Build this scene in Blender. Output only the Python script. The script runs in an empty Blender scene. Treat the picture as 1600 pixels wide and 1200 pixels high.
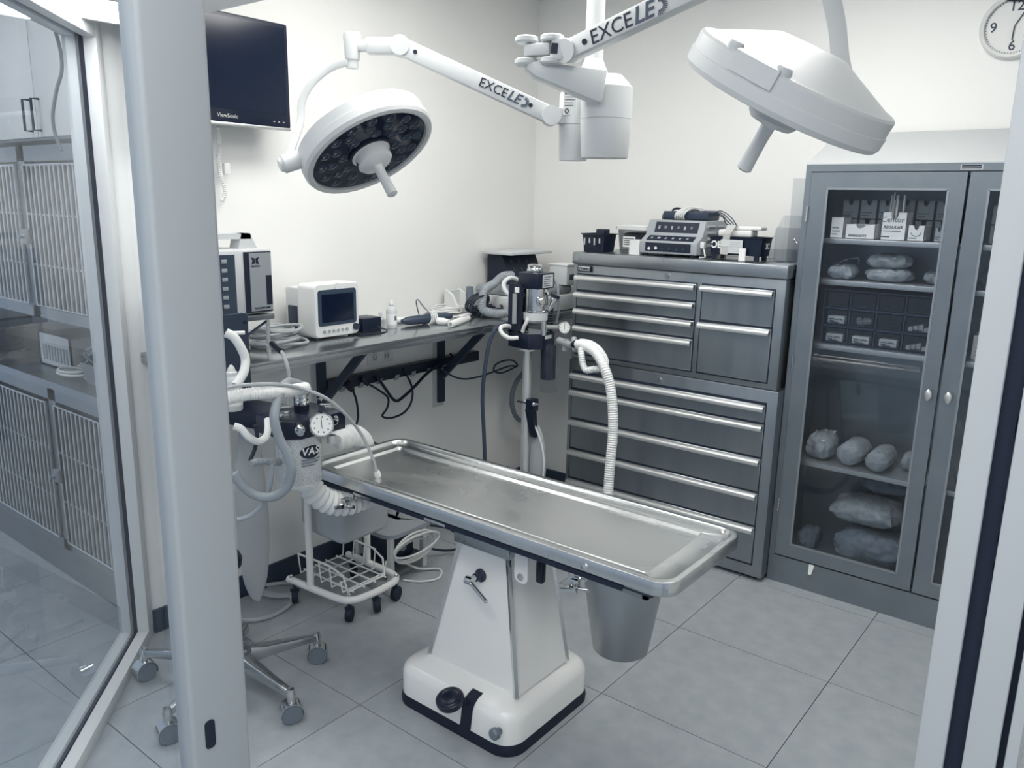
import bpy, bmesh, math, random
from mathutils import Vector, Matrix, noise
random.seed(7)
SC = bpy.context.scene
COL = SC.collection
PI = math.pi

# ---------------------------------------------------------------- camera, world, lights, exposure
cd = bpy.data.cameras.new('camera'); cam = bpy.data.objects.new('camera', cd); COL.objects.link(cam)
cd.sensor_width = 36.0; cd.lens = 28.23; cd.clip_start = 0.02
cam.matrix_world = Matrix(((0.783, -0.153, 0.603, 0), (0.622, 0.162, -0.766, 0), (0.019, 0.975, 0.222, 1.72), (0, 0, 0, 1)))
_l, _q, _s = cam.matrix_world.decompose(); cam.matrix_world = Matrix.LocRotScale(_l, _q, None)
SC.camera = cam
w = bpy.data.worlds.new('world'); SC.world = w; w.use_nodes = True
w.node_tree.nodes['Background'].inputs[0].default_value = (0.58, 0.67, 0.80, 1)
w.node_tree.nodes['Background'].inputs[1].default_value = 0.48
vs = SC.view_settings
vs.view_transform = 'Standard'; vs.look = 'None'; vs.gamma = 1.0; vs.use_curve_mapping = False
vs.exposure = 0.62
LAMP_POWER = 7.6      # emission strength of the ceiling light panels

# ---------------------------------------------------------------- materials
STOPS = [(0, (5, 18, 40)), (.2, (44, 58, 76)), (.4, (95, 106, 118)), (.6, (150, 157, 162)), (.8, (201, 204, 205)), (1, (248, 247, 243))]
def lin(c): return c / 12.92 if c <= .04045 else ((c + .055) / 1.055) ** 2.4
def tone(t):
    for (a, ca), (b, cb) in zip(STOPS, STOPS[1:]):
        if t <= b:
            k = (t - a) / (b - a)
            return tuple(lin((ca[i] + (cb[i] - ca[i]) * k) / 255) for i in range(3)) + (1,)
    return tuple(lin(c / 255) for c in STOPS[-1][1]) + (1,)
MATS = {}
def mat(name, t, rough=.5, metal=0.0, noise=0.0, scale=20, bump=0.0, stretch=None, emit=0, alpha=None, trans=0, rnoise=0, coat=0):
    if name in MATS: return MATS[name]
    m = bpy.data.materials.new(name); m.use_nodes = True; nt = m.node_tree; b = nt.nodes['Principled BSDF']
    c = tone(t) if not isinstance(t, tuple) else t
    b.inputs['Base Color'].default_value = c; b.inputs['Roughness'].default_value = rough; b.inputs['Metallic'].default_value = metal
    if coat: b.inputs['Coat Weight'].default_value = coat; b.inputs['Coat Roughness'].default_value = .1
    if trans: b.inputs['Transmission Weight'].default_value = trans
    if emit: b.inputs['Emission Color'].default_value = c; b.inputs['Emission Strength'].default_value = emit
    if noise or bump or rnoise:
        tc = nt.nodes.new('ShaderNodeTexCoord'); mp = nt.nodes.new('ShaderNodeMapping'); nz = nt.nodes.new('ShaderNodeTexNoise')
        nz.inputs['Scale'].default_value = scale; nz.inputs['Detail'].default_value = 6
        if stretch: mp.inputs['Scale'].default_value = stretch
        nt.links.new(tc.outputs['Object'], mp.inputs[0]); nt.links.new(mp.outputs[0], nz.inputs['Vector'])
        if noise:
            rp = nt.nodes.new('ShaderNodeValToRGB'); tt = t if not isinstance(t, tuple) else .5
            rp.color_ramp.elements[0].position = .3; rp.color_ramp.elements[1].position = .7
            rp.color_ramp.elements[0].color = tone(max(0, tt - noise)); rp.color_ramp.elements[1].color = tone(min(1, tt + noise))
            nt.links.new(nz.outputs[0], rp.inputs[0]); nt.links.new(rp.outputs[0], b.inputs['Base Color'])
        if rnoise:
            mr = nt.nodes.new('ShaderNodeMapRange'); mr.inputs['From Min'].default_value = .35; mr.inputs['From Max'].default_value = .65
            mr.inputs['To Min'].default_value = max(.03, rough - rnoise); mr.inputs['To Max'].default_value = rough + rnoise
            nt.links.new(nz.outputs[0], mr.inputs[0]); nt.links.new(mr.outputs[0], b.inputs['Roughness'])
        if bump:
            bp = nt.nodes.new('ShaderNodeBump'); bp.inputs['Strength'].default_value = bump; bp.inputs['Distance'].default_value = .01
            nt.links.new(nz.outputs[0], bp.inputs['Height']); nt.links.new(bp.outputs[0], b.inputs['Normal'])
    MATS[name] = m; return m
def glassmat(name, tint=.97, rough=0.0, boost=1.0):
    """thin pane: mostly clear, with a Fresnel reflection"""
    m = bpy.data.materials.new(name); m.use_nodes = True; nt = m.node_tree; nt.nodes.clear()
    o = nt.nodes.new('ShaderNodeOutputMaterial'); mx = nt.nodes.new('ShaderNodeMixShader')
    tr = nt.nodes.new('ShaderNodeBsdfTransparent'); gl = nt.nodes.new('ShaderNodeBsdfGlossy'); fr = nt.nodes.new('ShaderNodeFresnel'); mu = nt.nodes.new('ShaderNodeMath')
    tr.inputs[0].default_value = (tint * .97, tint * .985, tint, 1); gl.inputs['Roughness'].default_value = rough; gl.inputs[0].default_value = (.95, .97, 1, 1)
    fr.inputs[0].default_value = 1.5; mu.operation = 'MULTIPLY'; mu.inputs[1].default_value = boost
    ge = nt.nodes.new('ShaderNodeNewGeometry'); iv = nt.nodes.new('ShaderNodeMath'); iv.operation = 'SUBTRACT'; iv.inputs[0].default_value = 1.0
    m2 = nt.nodes.new('ShaderNodeMath'); m2.operation = 'MULTIPLY'; m2.use_clamp = True    # only the front surface of the slab reflects
    nt.links.new(ge.outputs['Backfacing'], iv.inputs[1]); nt.links.new(fr.outputs[0], mu.inputs[0])
    nt.links.new(mu.outputs[0], m2.inputs[0]); nt.links.new(iv.outputs[0], m2.inputs[1]); nt.links.new(m2.outputs[0], mx.inputs[0])
    nt.links.new(tr.outputs[0], mx.inputs[1]); nt.links.new(gl.outputs[0], mx.inputs[2]); nt.links.new(mx.outputs[0], o.inputs[0])
    MATS[name] = m; return m
WALL = mat('wall paint', .95, .7, bump=.03, scale=120)
CEIL = mat('ceiling paint', .90, .8)
TILE = mat('grey floor tile', .63, .42, noise=.03, scale=14, rnoise=.06)
GROUT = mat('dark grout', .25, .9)
BASEB = mat('charcoal vinyl baseboard', .22, .5)
ALU = mat('white powder coated frame', .86, .38)
STILE = mat('grey powder coated stile', .66, .4)
GASKET = mat('dark rubber gasket', .03, .8)
STEEL = mat('brushed stainless steel', .60, .36, .95, noise=.02, scale=5, stretch=(3, 3, .5), rnoise=.06)
STEELH = mat('horizontal brushed steel', .64, .32, .95, noise=.02, scale=4, stretch=(1.5, 1.5, .5), rnoise=.06)
CABST = mat('grey satin steel', .54, .38, .70, noise=.02, scale=5)
TABST = mat('worn table steel', .84, .30, 1, noise=.05, scale=1.6, stretch=(1, 1.6, 1), rnoise=.07)
CHROME = mat('polished chrome', .82, .12, 1)
ALUM = mat('satin aluminium', .86, .35, .85)
WHITEP = mat('white enamel', .97, .28, coat=.3)
WHITEM = mat('white plastic', .89, .42)
LAMPW = mat('white lamp enamel', .83, .38)
OFFW = mat('off white plastic', .80, .5)
GREYP = mat('grey plastic', .60, .5)
MIDG = mat('mid grey plastic', .45, .5)
DARKG = mat('charcoal plastic', .17, .5)
BLACK = mat('black plastic', .025, .34)
RUBBER = mat('black rubber', .025, .6)
SCREEN = mat('dark glossy screen', .03, .12)
INK = mat('navy ink', .04, .6)
CLOTH = mat('blue grey drape cloth', .58, .9, noise=.05, scale=40, bump=.5)
DRAPE = mat('dark drape cloth', .42, .9, noise=.05, scale=30, bump=.5)
TUBEC = mat('clear grey tubing', .68, .25)
TUBEG = mat('grey hose', .58, .45)
CORD = mat('light grey cord', .70, .5)
BLKCORD = mat('black cord', .05, .5)
CARD = mat('white carton', .92, .7)
CARDG = mat('grey carton', .62, .7)
GRANULE = mat('white absorbent granules', .90, .7, noise=.16, scale=260, bump=.4)
GLASS = glassmat('partition glass', .985, 0, 1.3)
GLASS2 = glassmat('cabinet glass', .95, 0, 1.2)
CLEAR = glassmat('clear acrylic', .90, .02, 1.2)
FROST = mat('frosted clear plastic', .75, .35, trans=.5)
LIGHTM = mat('light diffuser', (1.0, .985, .955, 1), .5, emit=LAMP_POWER)

# ---------------------------------------------------------------- mesh builder
def V(*a): return Vector(a if len(a) > 1 else a[0])
def basis(d):
    d = V(d).normalized(); u = Vector((0, 0, 1)) if abs(d.z) < .95 else Vector((1, 0, 0))
    a = u.cross(d).normalized(); return a, d.cross(a).normalized(), d
class MB:
    def __init__(s): s.v = []; s.f = []
    def add(s, vs, fs):
        n = len(s.v); s.v += [V(p) for p in vs]; s.f += [tuple(i + n for i in f) for f in fs]; return s
    def box(s, x0, x1, y0, y1, z0, z1):
        return s.add([(x0, y0, z0), (x1, y0, z0), (x1, y1, z0), (x0, y1, z0), (x0, y0, z1), (x1, y0, z1), (x1, y1, z1), (x0, y1, z1)],
                     [(3, 2, 1, 0), (4, 5, 6, 7), (0, 1, 5, 4), (1, 2, 6, 5), (2, 3, 7, 6), (3, 0, 4, 7)])
    def bmadd(s, bm):
        bm.verts.index_update(); s.add([v.co.copy() for v in bm.verts], [[v.index for v in f.verts] for f in bm.faces]); bm.free(); return s
    def rbox(s, x0, x1, y0, y1, z0, z1, r=.01, seg=2):
        bm = bmesh.new(); bmesh.ops.create_cube(bm, size=1)
        for v in bm.verts: v.co = Vector((x0 + (v.co.x + .5) * (x1 - x0), y0 + (v.co.y + .5) * (y1 - y0), z0 + (v.co.z + .5) * (z1 - z0)))
        bmesh.ops.bevel(bm, geom=bm.edges[:], offset=min(r, .49 * min(abs(x1 - x0), abs(y1 - y0), abs(z1 - z0))), segments=seg, affect='EDGES', profile=.5)
        return s.bmadd(bm)
    def bar(s, p0, p1, w, h, up=(0, 0, 1)):
        p0 = V(p0); p1 = V(p1); d = (p1 - p0).normalized(); a = V(up).cross(d)
        if a.length < 1e-4: a = Vector((1, 0, 0)).cross(d)
        a.normalize(); b = d.cross(a)
        r = [a * (i * w / 2) + b * (j * h / 2) for i, j in ((-1, -1), (1, -1), (1, 1), (-1, 1))]
        return s.loft([[p0 + q for q in r], [p1 + q for q in r]])
    def loft(s, rings, cap=True, close=False):
        n = len(rings[0]); vs = [p for r in rings for p in r]; fs = []
        m = len(rings)
        for i in range(m if close else m - 1):
            for j in range(n):
                fs.append((i * n + j, i * n + (j + 1) % n, ((i + 1) % m) * n + (j + 1) % n, ((i + 1) % m) * n + j))
        if cap and not close: fs.append(tuple(range(n))[::-1]); fs.append(tuple((m - 1) * n + j for j in range(n)))
        return s.add(vs, fs)
    def cyl(s, p0, p1, r0, r1=None, n=16, cap=True):
        r1 = r0 if r1 is None else r1; p0 = V(p0); p1 = V(p1); a, b, d = basis(p1 - p0)
        ring = lambda p, r: [p + (a * math.cos(t) + b * math.sin(t)) * r for t in [2 * PI * i / n for i in range(n)]]
        return s.loft([ring(p0, r0), ring(p1, r1)], cap)
    def lathe(s, prof, o=(0, 0, 0), ax=(0, 0, 1), n=24, cap=True):
        a, b, d = basis(ax); o = V(o)
        return s.loft([[o + d * h + (a * math.cos(2 * PI * i / n) + b * math.sin(2 * PI * i / n)) * max(r, 1e-4) for i in range(n)] for r, h in prof], cap)
    def sphere(s, c, r, sc=(1, 1, 1), n=14):
        c = V(c); k = n // 2
        return s.loft([[c + Vector((sc[0] * r * math.sin(t) * math.cos(p), sc[1] * r * math.sin(t) * math.sin(p), -sc[2] * r * math.cos(t))) for p in [2 * PI * i / n for i in range(n)]]
                       for t in [1e-3 + (PI - 2e-3) * j / k for j in range(k + 1)]])
    def prism(s, poly, z0, z1, taper=1.0):
        cx = sum(p[0] for p in poly) / len(poly); cy = sum(p[1] for p in poly) / len(poly)
        return s.loft([[V(x, y, z0) for x, y in poly], [V(cx + (x - cx) * taper, cy + (y - cy) * taper, z1) for x, y in poly]])
    def tube(s, pts, r, n=8, sub=6, corr=0, pitch=.012, closed=False):
        P = spline(pts, sub, closed) if sub else [V(p) for p in pts]
        if corr:
            L = [0]
            for i in range(1, len(P)): L.append(L[-1] + (P[i] - P[i - 1]).length)
            m = max(8, int(L[-1] / pitch) * 6); Q = []; k = 0
            for i in range(m + 1):
                t = L[-1] * i / m
                while k < len(L) - 2 and L[k + 1] < t: k += 1
                f = (t - L[k]) / max(1e-9, L[k + 1] - L[k]); Q.append(P[k].lerp(P[k + 1], f))
            P = Q
        rings = []; up = None
        for i, p in enumerate(P):
            if closed: d = (P[(i + 1) % len(P)] - P[i - 1]).normalized()
            else: d = (P[min(i + 1, len(P) - 1)] - P[max(i - 1, 0)])
            d = d.normalized() if d.length > 1e-9 else Vector((0, 0, 1))
            if up is None: up = basis(d)[0]
            a = up - d * up.dot(d); a = a.normalized() if a.length > 1e-6 else basis(d)[0]; up = a; b = d.cross(a)
            rr = r * (1 + corr * (.5 - .5 * math.cos(2 * PI * i / 6))) if corr else r
            rings.append([p + (a * math.cos(t) + b * math.sin(t)) * rr for t in [2 * PI * j / n for j in range(n)]])
        return s.loft(rings, not closed, closed)
    def xf(s, M):
        s.v = [M @ p for p in s.v]; return s
def spline(pts, sub=6, closed=False):
    P = [V(p) for p in pts]; n = len(P); out = []
    if n < 3: return P
    for i in range(n if closed else n - 1):
        g = (lambda k: P[k % n]) if closed else (lambda k: P[min(max(k, 0), n - 1)])
        a, b, c, d = g(i - 1), g(i), g(i + 1), g(i + 2)
        for k in range(sub):
            t = k / sub
            out.append(.5 * ((2 * b) + (c - a) * t + (2 * a - 5 * b + 4 * c - d) * t * t + (3 * b - a - 3 * c + d) * t ** 3))
    if not closed: out.append(P[-1])
    return out
def rrect(x0, x1, y0, y1, r, n=5):
    out = []
    for cx, cy, a0 in ((x1 - r, y1 - r, 0), (x0 + r, y1 - r, PI / 2), (x0 + r, y0 + r, PI), (x1 - r, y0 + r, 1.5 * PI)):
        for i in range(n + 1):
            a = a0 + PI / 2 * i / n; out.append((cx + r * math.cos(a), cy + r * math.sin(a)))
    return out

WORLDM = {}
def link(o, parent=None):
    COL.objects.link(o)
    if parent: o.parent = parent
    return o
def obj(name, mb, m, parent=None, world=False, smooth=38, label=None, bevel=0):
    """one mesh object; world=True: the builder's points are in room coordinates"""
    me = bpy.data.meshes.new(name)
    vs = mb.v
    if parent is not None and world:
        root = parent
        while root.parent: root = root.parent
        Mi = WORLDM[root.name].inverted(); vs = [Mi @ p for p in vs]
    me.from_pydata([tuple(p) for p in vs], [], mb.f); me.update()
    bm = bmesh.new(); bm.from_mesh(me); bmesh.ops.recalc_face_normals(bm, faces=bm.faces[:])
    if bevel: bmesh.ops.bevel(bm, geom=[e for e in bm.edges if e.is_manifold and e.calc_face_angle(0) > .6], offset=bevel, segments=2, affect='EDGES', profile=.5, clamp_overlap=True)
    bm.to_mesh(me); bm.free()
    if smooth:
        me.polygons.foreach_set('use_smooth', [True] * len(me.polygons)); me.set_sharp_from_angle(angle=math.radians(smooth))
    me.materials.append(m)
    o = link(bpy.data.objects.new(name, me), parent)
    if label: o['label'] = label
    return o
def tag(o, label, cat, group=None):
    o['label'] = label; o['category'] = cat
    if group: o['group'] = group
    return o
def thing(name, label, cat, loc=(0, 0, 0), rz=0, group=None):
    o = bpy.data.objects.new(name, None); COL.objects.link(o); o.empty_display_size = .05
    o.location = loc; o.rotation_euler = (0, 0, rz)
    WORLDM[o.name] = Matrix.Translation(loc) @ Matrix.Rotation(rz, 4, 'Z')
    return tag(o, label, cat, group)
def single(name, mb, m, label, cat, group=None, loc=None, rz=0, world=True, smooth=38, bevel=0):
    """a thing that is one mesh; its origin goes to its base"""
    if world:
        if loc is None:
            xs = [p.x for p in mb.v]; ys = [p.y for p in mb.v]; zs = [p.z for p in mb.v]
            loc = ((min(xs) + max(xs)) / 2, (min(ys) + max(ys)) / 2, min(zs))
        mb.v = [p - V(loc) for p in mb.v]
    o = obj(name, mb, m, smooth=smooth, bevel=bevel); o.location = loc or (0, 0, 0); o.rotation_euler = (0, 0, rz)
    return tag(o, label, cat, group)
def struct(name, mb=None, m=None, label=None):
    if mb is None:
        o = bpy.data.objects.new(name, None); COL.objects.link(o); WORLDM[o.name] = Matrix.Identity(4)
    else: o = obj(name, mb, m)
    o['kind'] = 'structure'
    if label: o['label'] = label
    WORLDM.setdefault(o.name, Matrix.Identity(4))
    return o
def copy_part(o, parent, loc=None):
    c = o.copy(); COL.objects.link(c); c.parent = parent
    if loc is not None: c.location = loc
    for ch in list(o.children): copy_part(ch, c)
    return c
def text(s, size, o, right, up, m, parent, name='lettering', shear=0, bold=0, depth=.0006, world=True, align='CENTER'):
    cu = bpy.data.curves.new('t', 'FONT'); cu.body = s; cu.size = size; cu.align_x = align; cu.align_y = 'CENTER'; cu.shear = shear; cu.offset = bold; cu.extrude = depth; cu.resolution_u = 3
    t = bpy.data.objects.new('t', cu); COL.objects.link(t)
    dg = bpy.context.evaluated_depsgraph_get(); me = bpy.data.meshes.new_from_object(t.evaluated_get(dg))
    bpy.data.objects.remove(t); bpy.data.curves.remove(cu)
    r = V(right).normalized(); n = r.cross(V(up)).normalized(); u = n.cross(r)
    M = Matrix(((r.x, u.x, n.x, o[0]), (r.y, u.y, n.y, o[1]), (r.z, u.z, n.z, o[2]), (0, 0, 0, 1)))
    if world and parent is not None:
        root = parent
        while root.parent: root = root.parent
        M = WORLDM[root.name].inverted() @ M
    me.transform(M); me.name = name; me.materials.clear(); me.materials.append(m)
    return link(bpy.data.objects.new(name, me), parent)
X, Y, Z = Vector((1, 0, 0)), Vector((0, 1, 0)), Vector((0, 0, 1))

# ================================================================ the room
WA, WB, CZ = -2.93, 3.90, 2.82
fl = struct('floor', MB().box(-5.8, 2.0, -1.8, 4.05, -.06, -.005), GROUT, 'grey tiled floor with thin dark joints')
TX, TY = .61, .603
tile_me = None
for i in range(-7, 6):
    for j in range(-6, 5):
        x0 = -1.322 + i * TX; y0 = 1.632 + j * TY
        if x0 < -5.75 or x0 > 1.6 or y0 < -1.8 or y0 > 3.9: continue
        if tile_me is None:
            t = obj('tile', MB().box(.0015, TX - .0015, .0015, TY - .0015, -.006, 0), TILE, fl); tile_me = t.data
        else: t = link(bpy.data.objects.new('tile', tile_me), fl)
        t.location = (x0, y0, 0)
struct('wall_left', MB().box(WA - .13, WA, 1.40, WB + .13, 0, CZ), WALL, 'white painted wall behind the steel bench')
struct('wall_back', MB().box(WA, 1.2, WB, WB + .13, 0, CZ), WALL, 'white painted wall behind the cabinets')
struct('wall_right', MB().box(1.0, 1.13, 1.1, WB, 0, CZ), WALL)
struct('wall_kennel', MB().box(-5.8, WA - .13, 2.02, 2.15, 0, CZ), WALL, 'white wall of the kennel alcove')
struct('ceiling', MB().box(-5.8, 2.0, -1.8, 4.05, CZ, CZ + .06), CEIL)
struct('bulkhead', MB().box(-2.93, -1.95, .15, 1.56, 2.29, CZ), CEIL, 'lowered ceiling bulkhead over the glass partition')
b = MB(); b.prism([(WA, 1.42), (WA + .012, 1.42), (WA + .012, WB), (WA, WB)], 0, .095); b.prism([(WA, 1.42), (WA + .018, 1.42), (WA + .018, WB), (WA, WB)], 0, .012)
struct('baseboard_left', b, BASEB)
struct('baseboard_back', MB().box(WA + .02, -2.34, WB - .012, WB, 0, .095), BASEB)

# ceiling lights (the only lamps; the two hall panels are added fill)
def ceiling_light(x, y, z, sx, sy, label):
    t = thing('ceiling_light', label, 'ceiling light', (x, y, z - .03), 0, 'ceiling light panels')
    fr = MB()
    for a, bq, c, d in ((-sx, sx, -sy, -sy + .02), (-sx, sx, sy - .02, sy), (-sx, -sx + .02, -sy, sy), (sx - .02, sx, -sy, sy)): fr.box(a, bq, c, d, 0, .03)
    obj('frame', fr, WHITEM, t)
    obj('diffuser', MB().box(-sx + .02, sx - .02, -sy + .02, sy - .02, .008, .028), LIGHTM, t)
ceiling_light(-2.62, 1.15, 2.29, .17, .27, 'bright light panel in the bulkhead over the glass partition')
ceiling_light(-.95, 2.7, CZ, .30, .50, 'ceiling light panel above the steel drawer chest and cabinet')
ceiling_light(-1.95, 2.1, CZ, .30, .60, 'ceiling light panel above the surgical table')
ceiling_light(-.85, .15, CZ, .60, .30, 'ceiling light panel inside the door in front of the surgical table')
ceiling_light(.95, -.15, CZ, .30, .55, 'added fill light panel in the hall right of the doorway')  # unseen panel added to brighten the wall under the bench and the pedestal
ceiling_light(-4.2, .7, CZ, .60, .30, 'ceiling light panel above the kennels')

ceiling_light(-.2, -.75, CZ, .30, .45, 'added fill light panel in the hall in front of the doorway')  # unseen panel added behind the camera to brighten the stile and door edges

# ---- angled glass partition on the left (window_1)
w1 = struct('window_1', label='framed floor to ceiling glass partition set at an angle')
D = Vector((-.735, .678, 0)); N = Vector((.678, .735, 0)); J = Vector((-2.903, 1.330, 0))   # J: foot of the jamb on the centre line
def pbar(o0, n0, n1, d0, d1, z0, z1):
    """box in partition axes: n across, d along"""
    b = MB(); q = [J + N * n0 + D * d0, J + N * n1 + D * d0, J + N * n1 + D * d1, J + N * n0 + D * d1]
    return b.loft([[p + Z * z0 for p in q], [p + Z * z1 for p in q]])
LR = 2.2
for nm, a, bq in (('rail', -.054, -.012), ('rail', .012, .054)):
    obj('bottom_' + nm, pbar(0, a, bq, -LR, 0, 0, .05), ALU, w1, bevel=.002)
    obj('jamb', pbar(0, a, bq, 0, .06, 0, 2.285), ALU, w1, bevel=.002)
    obj('top_' + nm, pbar(0, a, bq, -LR, 0, 2.225, 2.285), ALU, w1, bevel=.002)
obj('gasket', pbar(0, -.012, .012, -LR, .0, 0, .035), GASKET, w1)
obj('gasket', pbar(0, -.0125, .0125, .0, .06, .0, 2.285), GASKET, w1)
obj('gasket', pbar(0, -.012, .012, -LR, .0, 2.245, 2.285), GASKET, w1)
obj('pane', pbar(0, -.005, .005, -LR, .001, .034, 2.246), GLASS, w1)
struct('trim_1', MB().box(WA - .13, WA + .006, 1.372, 1.402, 0, 2.29), ALU)

# ---- glass door with a wide stile, standing open on the left (door_1)
d1 = struct('door_1', label='open glass door with a wide white stile')
st = MB(); st.loft([[V(x, y, z) for x, y in rrect(-1.025, -.98, .517, .609, .006, 3)] for z in (.01, 2.3)])
obj('stile', st, STILE, d1)
obj('latch_slot', MB().loft([[V(-.9795, y, z) for y, z in rrect(.536, .552, .926, .972, .006, 3)], [V(-.9785, y, z) for y, z in rrect(.536, .552, .926, .972, .006, 3)]]), INK, d1, label='black latch slot')
obj('pane', MB().box(-1.007, -.999, -.62, .518, .09, 2.2), GLASS, d1)
obj('stile', MB().box(-1.025, -.98, -.71, -.62, .01, 2.3), ALU, d1)
obj('bottom_rail', MB().box(-1.025, -.98, -.62, .517, .01, .09), ALU, d1)
obj('top_rail', MB().box(-1.025, -.98, -.62, .517, 2.2, 2.3), ALU, d1)

# ---- stacked sliding panel edges on the right (door_2)
d2 = struct('door_2', label='edges of white sliding door panels with black pile seals')
for a, bq, y0 in ((-.132, -.103, .95), (-.085, -.053, .95), (-.046, -.034, .95)):
    obj('panel_edge', MB().box(a, bq, y0, y0 + .09, 0, 2.6), mat('pale grey door edge', .71, .4), d2, bevel=.002)
pl = MB(); rr_ = random.Random(3); L = []
for k in range(220):
    z = k * 2.6 / 219; L.append([V(-.1035, .957, z), V(-.085 + rr_.uniform(-.0022, .0008), .957, z), V(-.085, .99, z), V(-.1035, .99, z)])
obj('pile_seal', pl.loft(L), GASKET, d2, label='fuzzy black pile seal')
obj('pile_seal', MB().box(-.0535, -.0455, .96, 1.0, 0, 2.6), GASKET, d2)

# ================================================================ kennels beyond the glass
KY = 1.41
def kennel(x0, x1, z0, z1, divs, label, name='kennel_bank'):
    t = thing(name, label, 'kennel', ((x0 + x1) / 2, (KY + 2.0) / 2, z0))
    b = MB().box(x0, x1, 1.97, 2.0, z0, z1).box(x0, x1, KY + .02, 2.0, z0, z0 + .03).box(x0, x1, KY + .02, 2.0, z1 - .03, z1)
    xs = [x0] + divs + [x1]
    for x in xs: b.box(x - .015, x + .015, KY + .02, 2.0, z0, z1)
    obj('body', b, mat('dark kennel liner', .34, .5), t, world=True)
    f = MB()
    for x in xs: f.box(x - .035, x + .035, KY + .005, KY + .03, z0, z1)
    f.box(x0, x1, KY + .005, KY + .03, z0, z0 + .05).box(x0, x1, KY + .005, KY + .03, z1 - .06, z1)
    obj('face_frame', f, STEEL, t, world=True)
    for a, bq in zip(xs, xs[1:]):
        a += .045; bq -= .045; za, zb = z0 + .055, z1 - .075
        d = obj('door_frame', MB().tube([(a, KY - .005, za), (bq, KY - .005, za), (bq, KY - .005, zb), (a, KY - .005, zb)], .007, 6, 0, closed=True), CHROME, t, world=True)
        g = MB(); n = int((bq - a) / .040)
        for i in range(1, n): g.cyl((a + (bq - a) * i / n, KY - .005, za), (a + (bq - a) * i / n, KY - .005, zb), .006, n=6)
        for zz in (za + (zb - za) * .3, za + (zb - za) * .66): g.bar((a, KY + .001, zz), (bq, KY + .001, zz), .004, .008)
        bo = obj('bars', g, ALUM, d, world=True); bo['kind'] = 'stuff'
        lt = MB().rbox(a - .03, a + .02, KY - .03, KY - .008, (za + zb) / 2 - .03, (za + zb) / 2 + .03, .006).cyl((a - .005, KY - .05, (za + zb) / 2), (a - .005, KY - .02, (za + zb) / 2), .008)
        obj('latch', lt, STEELH, d, world=True)
    return t
kennel(-5.3, -3.08, .14, .90, [-4.5, -3.655], 'lower bank of barred steel kennels behind the glass partition')
kennel(-5.3, -3.08, 1.20, 1.90, [-4.5, -3.70], 'upper bank of barred steel kennels above the counter')
single('kennel_plinth', MB().box(-5.3, -3.08, KY + .01, 2.0, 0, .138), CABST, 'low steel plinth under the lower kennels', 'plinth')
kc = thing('kennel_counter', 'steel counter between the two banks of kennels', 'counter', (-4.2, 1.7, .90))
obj('top', MB().box(-5.3, -3.08, KY - .015, 2.0, .902, .935), STEELH, kc, world=True)
obj('upright', MB().box(-3.14, -3.08, 1.5, 2.0, .935, 1.198), STEEL, kc, world=True)
obj('upright', MB().box(-5.3, -5.24, 1.5, 2.0, .935, 1.198), STEEL, kc, world=True)
obj('back_panel', MB().box(-5.3, -3.08, 1.97, 2.0, .935, 1.198), WHITEM, kc, world=True)
cr = thing('plastic_crate', 'white plastic crate on the kennel counter', 'crate', (-3.86, 1.66, .936))
b = MB(); b.box(-.16, .16, -.13, .13, 0, .008)
for a, bq, c, d in ((-.16, .16, -.13, -.122), (-.16, .16, .122, .13), (-.16, -.152, -.13, .13), (.152, .16, -.13, .13)): b.box(a, bq, c, d, 0, .15)
obj('body', b, WHITEM, cr); b = MB()
for k in range(9): b.box(-.12 + k * .03, -.108 + k * .03, -.133, -.131, .03, .10)
obj('side_slots', b, GREYP, cr)
bk = thing('wire_basket', 'clear plastic basket with tubing on the kennel counter', 'basket', (-3.36, 1.56, .936))
b = MB(); b.loft([[V(x, y, z) for x, y in rrect(-.13 * k, .13 * k, -.09 * k, .09 * k, .02)] for k, z in ((.85, 0), (1, .09))], cap=False); obj('rim_body', b, FROST, bk)
b = MB()
for k in range(5):
    a0 = k * 1.2; b.tube([(-.08 + .04 * math.cos(a0 + q), .05 * math.sin(a0 + q * 1.3) - .02, .07 + .03 * k * .4 + .05 * math.sin(q * .9)) for q in (0, 1.2, 2.4, 3.6, 4.8, 6)], .006, 6)
obj('tubing', b, TUBEC, bk)
b = MB(); b.tube([(-3.62 + .11 * math.cos(q) * (1 - q * .02), 1.50 + .05 * math.sin(q), .945 + .002 * q) for q in [k * .7 for k in range(22)]], .006, 6, 3)
single('coiled_tube', b, WHITEM, 'white tubing coiled on the kennel counter', 'tube')
uc = thing('wall_cupboard', 'white wall cupboard with grey bow handles above the kennels', 'cupboard', (-4.2, 1.85, 1.96))
obj('body', MB().box(-5.3, -3.12, 1.72, 2.02, 1.96, 2.80), WHITEM, uc, world=True)
for k in range(4):
    x0 = -5.29 + k * .54; dr = obj('door', MB().rbox(x0, x0 + .535, 1.70, 1.72, 1.97, 2.79, .004), WHITEM, uc, world=True)
    hx = x0 + (.49 if k % 2 else .045); obj('handle', MB().tube([(hx, 1.70, 2.0), (hx, 1.665, 2.0), (hx, 1.665, 2.14), (hx, 1.70, 2.14)], .006, 6, 0), DARKG, dr, world=True)
b = MB().tube([(-3.257, 1.412, 2.288), (-3.253, 1.421, 2.223), (-3.254, 1.419, 2.157), (-3.263, 1.398, 2.088), (-3.244, 1.367, 1.995), (-3.224, 1.361, 1.926), (-3.200, 1.368, 1.870)], .007, 6)
single('hanging_cable', b, TUBEG, 'grey cord hanging down in front of the white wall cupboard', 'cord')

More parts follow.
